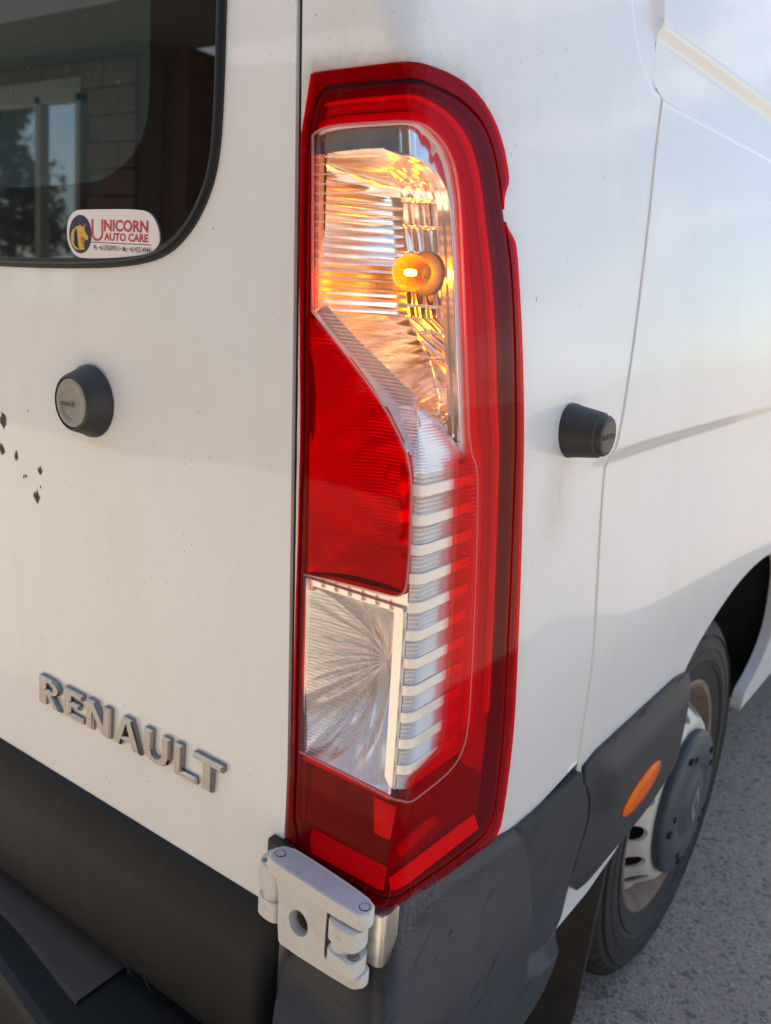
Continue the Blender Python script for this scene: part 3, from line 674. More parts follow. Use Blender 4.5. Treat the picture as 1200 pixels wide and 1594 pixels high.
# flat satin bezel beside and above the reversing chamber
bez = [(-.1290,1.0440),(-.1290,1.0290),(-.1240,1.0290),(-.1235,1.0345),(-.0330,1.0355),(-.0275,1.0340),(-.0265,.8740),(-.0200,.8660),(-.0108,.8640),(-.0108,1.0560),(-.0165,1.0540),(-.0246,1.0500),(-.0746,1.0478)]
patch('reversing_bezel', bez, lambda s, z, d: surf(s, z, .0050+d), 'chrome_satin', lamp, us=[], vs=np.arange(.87, 1.05, .02), du=.015, skirt=.01)
for k in range(6):
    s = -.112+k*.0160; prism('bezel_mark', [(s,1.0365),(s+.0035,1.0365),(s+.0035,1.0374),(s+.0008,1.0374),(s+.0008,1.0455),(s,1.0455)], lambda a, b_, d: surf(a, b_, d), .0036, .0052, 'lens_edge', lamp)
# reversing chamber: petalled bowl behind fluted clear plastic
v, f = [], []; cx, cz = -.083, .948; NR, NA = 26, 192
for i in range(NR+1):
    q = i/NR
    for j in range(NA):
        a = 2*math.pi*j/NA; ca, sa = math.cos(a), math.sin(a)
        lim = min(.068/max(abs(ca), 1e-3) if ca > 0 else .0472/max(abs(ca), 1e-3), .094/max(abs(sa), 1e-3)); r_ = .001+(lim-.001)*q
        pet = abs(((a/(2*math.pi)*18) % 1)-.5)*2
        step = .006*((q*3) % 1 if q < 1 else 1)
        y = .078-.0765*q**1.9-.0036*(1-pet**2)*q*(1-q)*4; x = cx+r_*ca; z = cz+r_*sa
        v.append((x+xs(z), yr(z)+y, z))
for i in range(NR):
    for j in range(NA): a, b_ = i*NA+j, i*NA+(j+1) % NA; f.append((a, b_, b_+NA, a+NA))
pydata('reversing_reflector', v, f, 'bowl_pale', lamp, True)
lathe('reversing_bulb', [(0, -.030), (.004, -.029), (.007, -.025), (.0085, -.018), (.0085, .0), (.0095, .002), (.0125, .004), (.0125, .012)], (cx+xs(cz), .074, cz), (0, 1, 0), 'lens_clear', lamp, 24)
v, f = [], []
z = 1.031
while z > .868:
    add_tube(v, f, [surf(s, z+(s+.08)*.06, .0030) for s in np.linspace(-.1240, -.0480, 9)], .0006, 5); z -= .0036
for s0 in (-.0600, -.0500, -.0475, -.0385, -.0365, -.0345, -.0325, -.0305):
    add_tube(v, f, [surf(s0, z, .0026) for z in np.linspace(1.034, .868, 10)], .00065, 5)
o = pydata('lens_flutes', v, f, 'flute', lamp, True); o['kind'] = 'stuff'
# stop chamber: ringed bowl behind deep red plastic, fine flutes
def rel_stop(u, z, w):
    q = math.hypot((u-.5)*.12, (z-1.14)); return .0011*math.sin(q/.0125*math.pi)+.0008*math.sin(z/.0034*2*math.pi)*(u < .55)
plain('stop_chrome', (.85, .80, .78), .25, .45, .05)
bowl('stop_reflector', 1.047, 1.284, 200, lambda z: (xs(z)-.1290+max(0, z-1.2)*.09, yr(z)+.003),
     lambda z: (xs(z)+float(np.interp(z, [1.05, 1.17, 1.2157, 1.2521, 1.2887], [-.016, -.018, -.045, -.082, -.1185])), yr(z)+.012),
     lambda z: .055*max(.03, 1-abs((z-1.150)/.108)**5)**.6, rel_stop, 'stop_chrome', 90)
# bottom chamber behind the red lens: dark bowl, bright floor wedge and side ledges
bowl('tail_reflector', .764, .853, 60, lambda z: (xs(z)-.118, yr(z)+.012), lambda z: (xs(z)-.016, yr(z)+.014),
     lambda z: .05*max(.05, 1-abs((z-.808)/.047)**4), lambda u, z, w: .002*math.sin(math.hypot((u-.45)*.1, z-.81)/.008*math.pi), 'red_back_dark', 60)
def wedge(name, pts_lo, pts_hi, d0, d1, mat):
    v, f = [], []
    A = [surf(s, z, d0) for s, z in pts_lo]; B = [surf(s, z, d1) for s, z in pts_hi]; n = len(A)
    v = A+B; f = [(i, i+1, n+i+1, n+i) for i in range(n-1)]; return pydata(name, v, f, mat, lamp, True)
sr = np.linspace(-.112, -.006, 10)
wedge('floor_wedge', [(s, .7555) for s in sr], [(s, .7720) for s in sr], .003, .016, 'red_back')
sr = np.linspace(.006, .175, 12)
wedge('floor_wedge', [(s, .7510-.06*s) for s in sr], [(s, .7640-.05*s) for s in sr], .003, .012, 'red_back')
wedge('side_ledge', [(s, .790+.10*s) for s in np.linspace(.012, .10, 8)], [(s, .797+.12*s-.6*max(0, s-.07)) for s in np.linspace(.012, .10, 8)], .003, .010, 'red_back_mid')
wedge('side_ledge', [(s, .812) for s in np.linspace(-.030, -.008, 4)], [(s, .838) for s in np.linspace(-.045, -.008, 4)], .004, .018, 'red_back')
patch('side_backing', [(.004,.758),(.190,.745),(.185,.80),(.100,.86),(.004,.86)], lambda s, z, d: surf(s, z, .016+d), 'red_back_dark', lamp, us=np.arange(.01, .19, .02), vs=[], du=.02)
patch('side_backing', [(.100,1.175),(.1000,.96),(.103,.87),(.185,.78),(.172,.95),(.160,1.10),(.156,1.2),(.10,1.2)], lambda s, z, d: surf(s, z, .0165+d), 'red_back_mid', lamp, us=[], vs=[], du=.02)
patch('side_backing', [(.060,1.170),(.060,.872),(.1,.872),(.104,1.165)], lambda s, z, d: surf(s, z, .0175+d), 'red_back', lamp, us=[], vs=np.arange(.9, 1.16, .03), du=.02)

# ------------------------------------------------------------------ bumper corner, side mouldings
BT = [(-.118,.628),(-.100,.640),(-.060,.655),(-.012,.668),(-.006,.700),(.000,.735),(.0125,.738),(.0422,.7305),(.1167,.7165),(.1978,.7065),(.2260,.7045),(.2647,.6945),(.3505,.6920),(.4258,.6940),(.4540,.6950),(.4640,.6700),(.4900,.640),(.5040,.6132),(.5090,.5786),(.4700,.4667),(.4440,.4451),(.4300,.4059),(.3872,.3703),(.3300,.3400),(.26,.30),(.05,.28),(-.16,.28),(-.150,.50),(-.138,.567)]
PK = [(.255,.72),(.290,.665),(.314,.62),(.328,.56),(.334,.515),(.334,.495),(.344,.468),(.364,.4545),(.390,.4450),(.416,.4400),(.52,.446)]
def pocket(s, z):
    best = 1e9
    for (a, b_), (c, d) in zip(PK, PK[1:]):
        ex, ey = c-a, d-b_; t_ = max(0, min(1, ((s-a)*ex+(z-b_)*ey)/(ex*ex+ey*ey))); dx, dy = s-a-t_*ex, z-b_-t_*ey
        q = math.hypot(dx, dy)
        if q < best: best, sg = q, (1 if ex*(z-b_)-ey*(s-a) > 0 else -1)
    return float(sstep(-.003, .0055, best*sg))
def bout(s, z):
    zt_ = .735-.18*max(0, s-.02) if s > 0 else .70+s*.55
    h = (.040-.012*float(sstep(.1, .3, s)))*float(sstep(zt_, zt_-.14, z))+.006*float(sstep(zt_+.002, zt_-.012, z))
    if s < -.0: h += .030*float(sstep(.62, .54, z))*float(sstep(0, -.05, s))
    h -= .02*float(sstep(.40, .28, z))
    # undercut beside the hinge bracket
    h -= .030*float(sstep(.02, -.02, s))*float(sstep(.655, .69, z))
    k = pocket(s, z); return h*(1-k)+(.005+.010*float(sstep(.52, .44, z)))*k
def f_bump(s, z, d):
    r = .042; h = bout(s, z); X, Y = xs(z)+h, yr(z)-h
    if s <= -r: return (X+s, Y+d, z)
    if s >= r: return (X-d, Y+s, z)
    th = (s+r)/(2*r)*math.pi/2; q = r-d+h*.0
    return (X-r+q*math.sin(th), Y+r-q*math.cos(th), z)
bmp = patch('bumper_corner', chaikin(BT, 1), f_bump, 'bumper', van, us=np.concatenate([np.arange(-.15, -.04, .012), np.arange(-.04, .045, .006), np.arange(.05, .25, .008), np.arange(.25, .37, .0032), np.arange(.374, .51, .006)]), vs=np.arange(.285, .74, .005), du=.008, skirt=.025)
bmp['label'] = 'scuffed grey plastic bumper corner with side recess'
v, f = [], []
for k in range(34):
    s0 = random.uniform(.0, .24) if k < 26 else random.uniform(-.12, 0); z0 = random.uniform(.50, .68)-max(0, s0-.05)*.2; L_ = random.choice((.008, .014, .022, .035))*random.uniform(.6, 1.2); w_ = random.uniform(.0004, .0011); sl = random.uniform(.15, .55); b0 = len(v); n_ = 7
    for i in range(n_):
        t_ = i/(n_-1); e = w_*math.sin(math.pi*t_)**.6*random.uniform(.6, 1.2); q = random.uniform(-.0004, .0004)
        v += [f_bump(s0+L_*t_, z0+L_*sl*t_+q-e, -.0010), f_bump(s0+L_*t_, z0+L_*sl*t_+q+e, -.0010)]
        if i: a = b0+2*i-2; f.append((a, a+2, a+3, a+1))
o = pydata('scuff_marks', v, f, 'rubber', bmp); o['kind'] = 'stuff'
TRIM = [(.4700,.6680),(.4640,.6975),(.6410,.6985),(.8932,.6990),(.905,.660),(.918,.625),(.9200,.594),(.8833,.5290),(.80,.503),(.7316,.4880),(.6194,.4660),(.4780,.4650),(.5140,.5700),(.5160,.5900),(.5120,.6132),(.4960,.642)]
def f_trim(s, z, d):
    h = .004+.016*float(sstep(.698, .645, z))*float(sstep(.93, .87, s)); h -= .010*float(sstep(.50, .455, z)); sl_ = float(np.interp(z, [.46, .57, .59, .64, .70], [.476, .514, .516, .497, .464])); h = lerp(.003, h, float(sstep(.0, .07, s-sl_))); return surf(s, z, -h+d)
stm = patch('side_moulding', chaikin(TRIM, 1), f_trim, 'bumper', van, du=.012, skirt=.02); stm['label'] = 'grey plastic side moulding ahead of the bumper'
# amber side marker
mk, cyy, czz = [], .687, .564
el = [(cyy+.078*math.cos(a)+.0, czz+.0265*math.sin(a)+.008*math.cos(a)) for a in np.linspace(0, 2*math.pi, 44, endpoint=False)]
def f_mk(s, z, d):
    q = ((s-cyy)/.078)**2+((z-czz-.008*(s-cyy)/.078)/.0265)**2
    return f_trim(s, z, d-.002-.007*math.sqrt(max(0, 1-min(1, q))))
sm = patch('side_marker', el, f_mk, 'lens_orange', van, du=.006, skirt=.008); sm['label'] = 'oval amber side marker in the grey moulding'
patch('marker_reflector', [(cyy+(a-cyy)*.96, czz+(b_-czz)*.96) for a, b_ in el], lambda s, z, d: f_trim(s, z, -.0012), 'red_back', sm, du=.012)
patch('marker_bulb', [(cyy+.020*math.cos(a), czz+.016*math.sin(a)) for a in np.linspace(0, 6.28, 20, endpoint=False)], lambda s, z, d: f_trim(s, z, -.0030), 'lens_orange', sm, du=.01)
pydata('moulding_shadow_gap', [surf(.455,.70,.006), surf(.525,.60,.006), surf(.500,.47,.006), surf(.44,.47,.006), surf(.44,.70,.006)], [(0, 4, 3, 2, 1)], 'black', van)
# side lock: a tapered boot with a stepped end
sc_ = surf(.292, 1.1735, .003)
sk = lathe('side_lock', [(.030, -.002), (.0300, .003), (.0285, .008), (.0255, .030), (.0245, .036), (.0225, .0375), (.0222, .0415), (.0205, .0440), (.0180, .0445)], sc_, (1, 0, 0), 'lock_plastic', van, 48); sk['label'] = 'black lock barrel standing out from the white side panel'
lathe('lock_face', [(.0182, .0430), (.0175, .0448), (0, .0448)], sc_, (1, 0, 0), 'lock_face_dark', sk, 40)
box('key_slot', (sc_[0]+.0440, sc_[1]-.0150, sc_[2]-.0030), (sc_[0]+.0455, sc_[1]+.0150, sc_[2]+.0020), 'black', sk)
box('key_slot', (sc_[0]+.0442, sc_[1]-.0060, sc_[2]-.0018), (sc_[0]+.0458, sc_[1]+.0060, sc_[2]+.0006), 'socket', sk)

# ------------------------------------------------------------------ rear step below the doors
def yo(x): return -.098-.035*float(sstep(-.62, -.30, x))
xe = np.linspace(-W+.15, -.155, 30)
prf = lambda x: [(.03, .450), (.012, .452), (yo(x)+.030, .448), (yo(x)+.014, .4470), (yo(x)+.004, .4430), (yo(x), .432), (yo(x)+.002, .36), (yo(x)+.012, .30), (.03, .29)]
v, f = [], []
for i, x in enumerate(xe):
    v += [(x, y, z) for y, z in prf(x)]
    if i:
        for k in range(8): a = 9*(i-1)+k; f.append((a, a+9, a+10, a+1))
f.append(tuple(9*(len(xe)-1)+k for k in range(9)))
sp_ = pydata('rear_step', v, f, 'trim', van, False); sp_['label'] = 'dark plastic rear step below the door'
v, f = [], []; xp = np.linspace(-W+.5, -.385, 24)
for i, x in enumerate(xp):
    e = yo(x)+.052; v += [(x, .018, .4555), (x, e, .4535), (x, e-.004, .4490)]
    if i: a = 3*(i-1); f += [(a, a+3, a+4, a+1), (a+1, a+4, a+5, a+2)]
pydata('grip_pad', v, f, 'grip', sp_, False)

# ------------------------------------------------------------------ hinge: link plate with hole, knuckles either side, steel post
hy = -.036
def f_h(x, z, d): return (x, hy+d, z)
holec, holer = (-.0765, .7065), .0125
def hinge_plate():
    outer = chaikin([(-.1240,.7520),(-.1180,.7580),(-.1080,.7590),(-.0560,.7550),(-.0080,.7530),(.0000,.7510),(.0020,.7470),(.0010,.7400),(-.0400,.7420),(-.0420,.7400),(-.0430,.6880),(-.0400,.6860),(.0020,.6870),(.0030,.6800),(-.0020,.6730),(-.0120,.6700),(-.0960,.6690),(-.1030,.6740),(-.1040,.7400),(-.1180,.7500)], 1)
    hl = [(holec[0]+holer*math.cos(a), holec[1]+holer*1.15*math.sin(a)) for a in np.linspace(0, 2*math.pi, 28, endpoint=False)]
    o = patch('hinge', outer, lambda x, z, d: f_h(x, z, d-.0), 'hinge_paint', van, holes=[hl], du=.01, skirt=.011)
    return o
hg = hinge_plate(); hg['label'] = 'white cast hinge linking rear door and body'
# thick rounded top bar with grimy upper face
tb = chaikin([(-.1240,-.046),(-.1150,-.052),(-.0050,-.052),(.0020,-.047),(.0030,-.034),(-.0050,-.024),(-.1130,-.020),(-.1230,-.026)], 2)
prism('hinge_bar', tb, lambda x, y, d: (x, y+.013, .7580+(x+.06)*-.05+d), 0, -.016, 'hinge_paint', hg, .0025, 3, True)
prism('bar_grime', offset(tb, -.003), lambda x, y, d: (x, y+.013, .7584+(x+.06)*-.05+d), 0, -.003, 'hinge_dirt', hg)
bb = chaikin([(-.0430,-.042),(-.0060,-.048),(.0020,-.044),(.0030,-.034),(-.0050,-.024),(-.0430,-.022)], 2)
prism('hinge_bar', bb, lambda x, y, d: (x, y+.011, .6870+d), 0, -.013, 'hinge_paint', hg, .0025, 3, True)
for px_, py_ in ((-.1135, -.024), (-.0060, -.025)):
    lathe('pin', [(0, .0012), (.0042, .0012), (.0050, .0002), (.0050, -.004)], (px_, py_, .7580+(px_+.06)*-.05), (0, 0, 1), 'hinge_dirt', hg, 20)
    lathe('pin_ring', [(.0050, .0009), (.0056, .0009), (.0056, -.002)], (px_, py_, .7580+(px_+.06)*-.05), (0, 0, 1), 'lock_plastic', hg, 20)
def knuckle(x0, x1, z0, z1, y0=-.040, name='knuckle'):
    xm, rr = (x0+x1)/2, .0125
    l = chaikin([(x0, y0+.004), (x0+.006, y0-.004), (x1-.006, y0-.006), (x1, y0), (x1, y0+.022), (x0, y0+.040)], 2)
    return prism(name, l, lambda x, y, d: (x, y, d), z1, z0, 'hinge_paint', hg, .0016, 2, True)
knuckle(-.0385, -.0005, .7170, .7370); knuckle(-.0385, -.0005, .6885, .7050)
lathe('pin_barrel', [(.0120, 0), (.0120, .016)], (-.0245, -.030, .7030), (0, 0, 1), 'hinge_paint', hg, 24)
lathe('pin_end', [(0, .0012), (.0040, .001), (.0048, 0), (.0060, 0), (.0060, -.002)], (-.0085, -.034, .7055), (0, 0, 1), 'lock_face', hg, 20)
knuckle(-.1390, -.1060, .7180, .7470, -.030); knuckle(-.1390, -.1060, .6870, .7090, -.030)
lathe('pin_barrel', [(.0120, 0), (.0120, .016)], (-.1210, -.022, .7060), (0, 0, 1), 'hinge_paint', hg, 24)
lathe('pin_end', [(0, .0012), (.0024, .001), (.0030, 0), (.0030, -.002)], (-.1310, -.028, .7475), (0, 0, 1), 'lock_face', hg, 16)
lathe('hinge_bolt', [(0, -.003), (.006, -.003), (.0085, -.001), (.0085, .004)], (holec[0], -.016, holec[1]), (0, 1, 0), 'steel', hg, 6)
box('hinge_backing', (-.100, -.010, .675), (-.045, -.004, .752), 'black', hg); box('knuckle_slot', (-.0425, -.0345, .6885), (-.0385, -.020, .7400), 'black', hg)
pst = prism('hinge_post', chaikin([(-.0450,-.012),(.0010,-.012),(.0060,-.009),(.0070,-.003),(.0070,.020),(-.0450,.020)], 1), lambda x, y, d: (x, y, d), .7405, .6840, 'steel', van, .0012, 2, True)
box('hinge_foot', (-.146, -.010, .700), (-.112, .004, .757), 'black', hg, .003)
pydata('hinge_recess', [(-.130, .030, .60), (-.008, .030, .60), (-.008, .030, .735), (-.130, .030, .735)], [(0, 1, 2, 3)], 'black', van)

# ------------------------------------------------------------------ wheel, arch liner, mud flap
wy, wz, wx = 1.090, .334, -.040
KW = 1.101           # wheel scale
def sc(l): return [(r_*KW, h) for r_, h in l]
def tread(k, j):
    if j == 6: return .0
    return -.013 if (j in (8, 9, 10, 13, 14) and k % 3 == 0) else 0
tp = [(.214,-.060),(.217,-.050),(.226,-.046),(.245,-.040),(.262,-.0372),(.2635,-.0355),(.300,-.038),(.322,-.044),(.337,-.056),(.3435,-.068),(.3455,-.085),(.338,-.087),(.338,-.094),(.346,-.096),(.346,-.150),(.345,-.200),(.342,-.235),(.325,-.255),(.28,-.265),(.22,-.255),(.214,-.235)]
wh = lathe('wheel', sc(tp), (0, wy, wz), (1, 0, 0), 'tyre', van, 180, tread)
wh['label'] = 'black tyre on a steel wheel with grey hub cover'
for rr in (.252, .283, .309): lathe('sidewall_rib', sc([(rr-.0018, -.0395), (rr, -.0355), (rr+.0018, -.0395)]), (0, wy, wz), (1, 0, 0), 'tyre', wh, 120)
lathe('rim', sc([(.218,-.050),(.222,-.0465),(.218,-.044),(.210,-.046),(.205,-.060),(.196,-.075),(.190,-.105),(.188,-.14)]), (0, wy, wz), (1, 0, 0), 'rim_rust', wh, 96)
# steel disc with hand holes (patch in wheel plane)
NH = 16
hh = [[(.166*math.cos(a)+.015*math.cos(b_), .166*math.sin(a)+.015*math.sin(b_)) for b_ in np.linspace(0, 2*math.pi, 14, endpoint=False)] for a in np.arange(NH)*2*math.pi/NH]
def f_disc(u, w_, d):
    r_ = math.hypot(u, w_); x = -.028-.050*float(sstep(.145, .190, r_)); return (x-d, wy+u*KW, wz+w_*KW)
patch('wheel_disc', [(.191*math.cos(a), .191*math.sin(a)) for a in np.linspace(0, 2*math.pi, 90, endpoint=False)], f_disc, 'wheel_disc', wh, holes=hh, du=.012, skirt=.008)
lathe('wheel_inner', sc([(.0, -.12), (.19, -.12)]), (0, wy, wz), (1, 0, 0), 'dark_void', wh, 32)
capm = lathe('hub_cover', sc([(.133,-.028),(.1355,-.020),(.134,-.012),(.129,-.007),(.104,-.002),(.080,.000),(.072,-.004),(.062,-.005),(.050,.002),(.040,.004),(.0,.004)]), (0, wy, wz), (1, 0, 0), 'wheel_cap', wh, 72)
for k in range(5):
    a = 2*math.pi*k/5+.5
    for da, rr in ((0, .098), (.22, .112)):
        l = [(rr*math.cos(a+da)+.006*math.cos(b_)*(1.6 if da else 1), rr*math.sin(a+da)+.006*math.sin(b_)) for b_ in np.linspace(0, 2*math.pi, 12, endpoint=False)]
        prism('cover_slot', l, lambda u, w_, d: (.0005-d, wy+u*KW, wz+w_*KW), -.0012, .004, 'black', wh)
prism('cover_emblem', [(-.020,0),(0,-.040),(.020,0),(0,.040)], lambda u, w_, d: (.0045-d, wy+u*KW, wz+w_*KW), -.002, .003, 'cap_badge', wh)
prism('cover_emblem', [(-.009,0),(0,-.020),(.009,0),(0,.020)], lambda u, w_, d: (.0066-d, wy+u*KW, wz+w_*KW), -.001, .002, 'wheel_cap', wh)
# liner
v, f = [], []; ca_ = [(.78,.30),(.80,.45),(.84,.58),(.90,.70),(1.0,.775),(1.13,.815),(1.25,.83),(1.40,.825),(1.52,.785),(1.60,.70),(1.64,.58),(1.62,.46),(1.60,.36)]
for i, (y, z) in enumerate(chaikin(ca_, 2, False)):
    v += [(xs(z)-.028, y, z), (-.42, y, z)]
    if i: a = 2*i-2; f.append((a, a+1, a+3, a+2))
pydata('wheel_arch_liner', v, f, 'arch_liner', van, True)
box('inner_wing', (-.43, .78, .30), (-.42, 1.66, .84), 'dark_void', van)
pydata('underbody_rail', [(-.30, 1.30, .42), (-.30, 1.50, .42), (-.30, 1.50, .70), (-.30, 1.30, .70)], [(0, 1, 2, 3)], 'rim_rust', van)
fl = prism('mud_flap', [(-.30,.47),(-.30,.03),(-.24,.005),(-.075,.015),(-.035,.045),(-.022,.14),(-.016,.47)], lambda x, z, d: (x, .655+d+(z-.3)*.14, z), 0, .008, 'mud_flap', van, .002, 2); fl['label'] = 'black rubber mud flap behind the wheel'
# spare dark mass under the rear to close the view below the bumper
box('rear_crossmember', (-W+.3, .10, .32), (-.22, .22, .48), 'dark_void', van)

# ------------------------------------------------------------------ ground
mt, t, b = newmat('asphalt')
vo = t.nodes.new('ShaderNodeTexVoronoi'); vo.inputs['Scale'].default_value = 190; t.links.new(coords(t), vo.inputs['Vector'])
vo2 = t.nodes.new('ShaderNodeTexVoronoi'); vo2.inputs['Scale'].default_value = 85; t.links.new(coords(t), vo2.inputs['Vector'])
base = mixc(t, noise(t, 180, 5, .7), (.255, .212, .172), (.42, .36, .30))
sepr = t.nodes.new('ShaderNodeSeparateColor'); t.links.new(vo.outputs['Color'], sepr.inputs[0])
base = mixc(t, ramp(t, sepr.outputs[0], [(.80, 0.), (.86, .7)]), base, (.085, .080, .080))
base = mixc(t, ramp(t, sepr.outputs[1], [(.90, 0.), (.94, .65)]), base, (.52, .47, .42))
sep2 = t.nodes.new('ShaderNodeSeparateColor'); t.links.new(vo2.outputs['Color'], sep2.inputs[0])
base = mixc(t, ramp(t, sep2.outputs[0], [(.93, 0.), (.95, .7)]), base, (.080, .078, .085))
base = mixc(t, ramp(t, noise(t, 1.3, 6, .6), [(.4, 0.), (.75, .35)]), base, (.19, .17, .15))
t.links.new(base, b.inputs['Base Color']); b.inputs['Roughness'].default_value = .85
bump(t, b, vo.outputs['Distance'], .5, .004); M['asphalt'] = mt
g = pydata('ground', [(-150, -150, -.048), (150, -150, -.048), (150, 150, -.048), (-150, 150, -.048)], [(0, 1, 2, 3)], 'asphalt'); tag(g, kind='structure', label='speckled grey asphalt yard')

mt, t, b = newmat('concrete'); base = mixc(t, noise(t, 2, 8, .65), (.50, .43, .33), (.60, .525, .42)); t.links.new(base, b.inputs['Base Color']); b.inputs['Roughness'].default_value = .9
bump(t, b, noise(t, 90, 5), .3, .003); M['concrete'] = mt
dv = pydata('bounce_slab', [(-12, -5.2, -.044), (1.2, -5.2, -.044), (1.2, -1.15, -.044), (-12, -1.15, -.044)], [(0, 1, 2, 3)], 'concrete'); tag(dv, kind='structure', label='unseen pale concrete slab added behind the van to bounce warm light')  # out of view; added so sunlit concrete warms and brightens the van's rear

# ------------------------------------------------------------------ block house facing the rear of the van (mirrored in the door glass)
plain('block', (.15, .10, .075), .9, 0, .3, 6, bmp=.4, bs=60); plain('mortar', (.16, .15, .135), .95, 0, .2, 20)
plain('eave_board', (.10, .10, .10), .7, 0, .15, 8); plain('soffit', (.13, .125, .115), .8, 0, .1, 6); plain('roof_sheet', (.11, .10, .10), .5, .2, .2, 4)
plain('window_frame', (.30, .28, .24), .45, .4, .1, 20); plain('roller_door', (.028, .028, .030), .55, 0, .15, 6)
mt, t, b = newmat('house_glass'); b.inputs['Base Color'].default_value = (.62, .68, .70, 1); b.inputs['Metallic'].default_value = .9; b.inputs['Roughness'].default_value = .03
t.links.new(mixc(t, noise(t, .6, 3), (.60, .67, .70), (.66, .71, .73)), b.inputs['Base Color']); M['house_glass'] = mt
HY = -4.0
hs = box('block_house', (-11.6, HY-.24, -.05), (-5.48, HY-.02, 3.05), 'mortar'); tag(hs, 'dark block house with a window and garage, mirrored in the van glass', 'house')
WX0, WX1, WZ0, WZ1 = -8.9, -6.13, 1.08, 2.72
bmx = bmesh.new(); add_box(bmx, (-.194, -.05, -.0945), (.194, .03, .0945)); bmesh.ops.bevel(bmx, geom=bmx.edges[:], offset=.006, segments=1, affect='EDGES')
bme = bpy.data.meshes.new('block'); bmx.to_mesh(bme); bmx.free(); bme.materials.append(M['block'])
bmh = bpy.data.meshes.new('half_block'); 
bmx = bmesh.new(); add_box(bmx, (-.094, -.05, -.0945), (.094, .03, .0945)); bmesh.ops.bevel(bmx, geom=bmx.edges[:], offset=.006, segments=1, affect='EDGES'); bmx.to_mesh(bmh); bmx.free(); bmh.materials.append(M['block'])
for r_ in range(15):
    z = .055+.2*r_; x = -5.48-(.2 if r_ % 2 == 0 else .1)
    if r_ % 2: pass
    first = True
    while x > -9.6:
        half = (r_ % 2 == 1 and first); first = False
        if not (x+.2 > WX0 and x-.2 < WX1 and z+.1 > WZ0 and z-.1 < WZ1):
            o = bpy.data.objects.new('block', bmh if half else bme); scn.collection.objects.link(o); o.location = (x, HY+random.uniform(-.003, .003), z); o.parent = hs
        x -= .3 if half else .4
for a, b_, c, d in ((WX0, WX1, WZ0-.03, WZ0+.05), (WX0, WX1, WZ1-.05, WZ1+.12), (WX0, WX0+.06, WZ0, WZ1), (WX1-.06, WX1, WZ0, WZ1), (-6.74, -6.67, WZ0, WZ1), (-7.9, -7.84, WZ0, WZ1)):
    box('window_frame', (a, HY-.03, c), (b_, HY+.055, d), 'window_frame', hs)
for a, b_ in ((WX0+.06, -7.9), (-7.84, -6.74), (-6.67, WX1-.06)): box('window_pane', (a, HY-.02, WZ0+.05), (b_, HY+.012, WZ1-.05), 'house_glass', hs)
# garage front set back to the right, and the eave over everything
box('garage_wall', (-5.48, HY-1.0, -.05), (-5.2, HY-.24, 3.05), 'block', hs); box('garage_wall', (-.6, HY-.24, -.05), (6, HY-.02, 3.05), 'block', hs)
for k in range(12): box('roller_door', (-5.2, HY-1.06, -.03+k*.206), (-.6, HY-1.0+.012, -.03+k*.206+.196), 'roller_door', hs)
box('garage_lintel', (-5.48, HY-1.0, 2.45), (-.6, HY-.80, 3.05), 'eave_board', hs)
box('eave', (-11.8, HY-.3, 3.05), (6.2, HY+.75, 3.09), 'soffit', hs); box('fascia', (-11.8, HY+.75, 3.0), (6.2, HY+.79, 3.25), 'eave_board', hs)
pydata('roof', [(-11.8, HY+.8, 3.24), (6.2, HY+.8, 3.24), (6.2, HY-5, 5.0), (-11.8, HY-5, 5.0)], [(0, 1, 2, 3)], 'roof_sheet', hs)

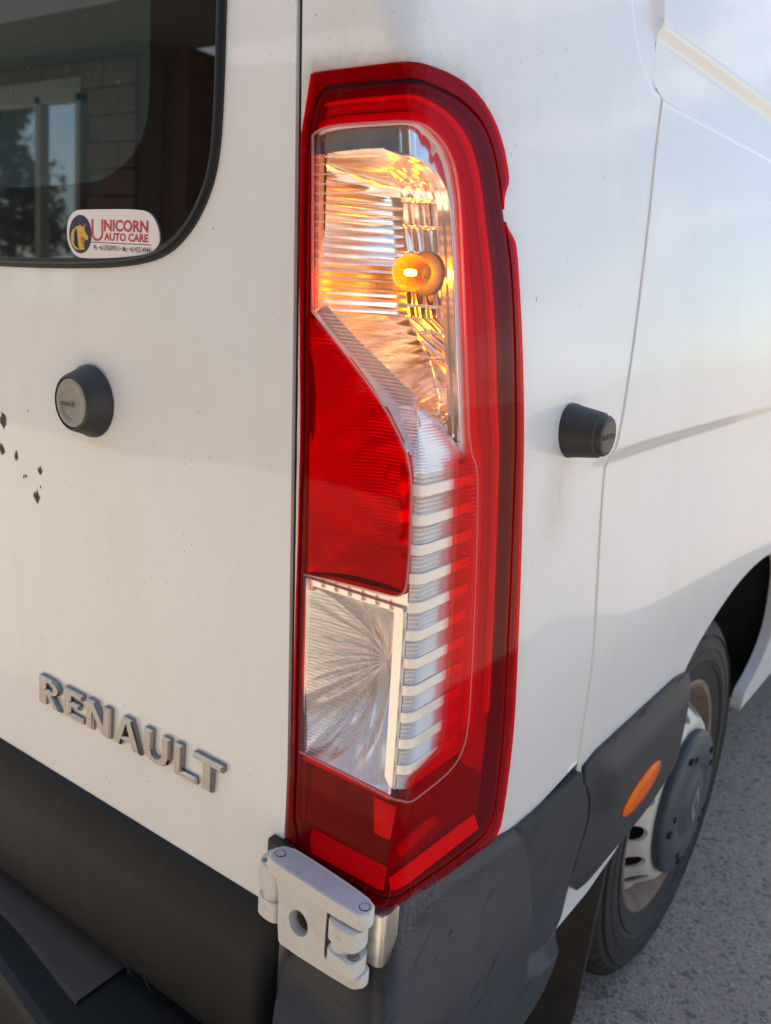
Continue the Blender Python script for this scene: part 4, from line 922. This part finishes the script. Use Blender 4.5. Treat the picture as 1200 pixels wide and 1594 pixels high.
# a tree across the yard, mirrored in the house window
plain('bark', (.07, .055, .04), .9, 0, .3, 12); plain('leaf', (.05, .075, .03), .7, 0, .4, 3)
tr = bpy.data.objects.new('tree', None); scn.collection.objects.link(tr); tr.location = (-24, 6.2, -.05)
tag(tr, 'dark green tree mirrored in the house window', 'tree')
tube('trunk', [(0, 0, -.05), (.1, 0, 1.5), (0, .1, 3), (.2, 0, 4.6)], [.22, .17, .13, .05], 'bark', tr, 8)
v, f = [], []
for k in range(2600):
    c_l = [(0, 0, 3.0, 1.5), (-.3, .6, 4.0, 1.2), (.3, -.5, 4.9, .9), (.1, .1, 5.8, .55), (0, -1.0, 2.6, 1.0), (0, 1.0, 2.7, 1.0)][k % 6]
    d_ = rng.normal(size=3); d_ /= np.linalg.norm(d_); p = Vector(c_l[:3])+Vector(d_)*c_l[3]*rng.uniform(.3, 1.05)
    a_ = Vector(rng.normal(size=3)).normalized()*.16; q_ = Vector(rng.normal(size=3)).normalized()*.10; i0 = len(v)
    v += [p-a_, p+q_, p+a_, p-q_]; f.append((i0, i0+1, i0+2, i0+3))
o = pydata('crown', v, f, 'leaf', tr)

# ------------------------------------------------------------------ cobweb strands under the lamp
v, f = [], []
def strand(p, q, sag, rad_=.00005, k=7):
    p, q = Vector(p), Vector(q); w_ = Vector(rng.normal(size=3))*.0012
    add_tube(v, f, [p.lerp(q, i/k)+Vector((0, 0, -sag*4*(i/k)*(1-i/k)))+w_*math.sin(i*1.7+p.x*900) for i in range(k+1)], rad_, 3)
for k in range(260):
    s = random.gauss(.03, .03); z = .735-abs(random.gauss(0, .018)); a = f_bump(s, z, -.001)
    s2 = s+random.gauss(0, .012); z2 = z+random.gauss(0, .010); b_ = f_bump(s2, min(z2, .738), -.0015); strand(a, b_, .001, .00006)
for k in range(9):
    s = random.uniform(-.10, .05); a = surf(s, .745+random.uniform(0, .03), -.004); b_ = surf(s+random.gauss(0, .015), .73-random.uniform(0, .02), -.012); strand(a, b_, .002)
for k in range(10):
    s = random.uniform(.02, .11); a = surf(s, .735, -.006); b_ = surf(s+random.uniform(.01, .05), .735-random.uniform(0, .03), -.020); strand(a, b_, .003)
cw = pydata('cobweb', v, f, 'web'); tag(cw, 'dusty cobweb strands on bumper below the tail lamp', 'cobweb', kind='stuff')
v, f = [], []
for k in range(8):
    x = -.40+random.uniform(-.02, .06); strand((x, -.0275, .49+random.uniform(0, .10)), (x+random.uniform(.02, .06), -.0275, .478), .0, .00006)
cw2 = pydata('cobweb', v, f, 'web'); tag(cw2, 'thin cobweb strands hanging on the dark door trim', 'cobweb', kind='stuff')
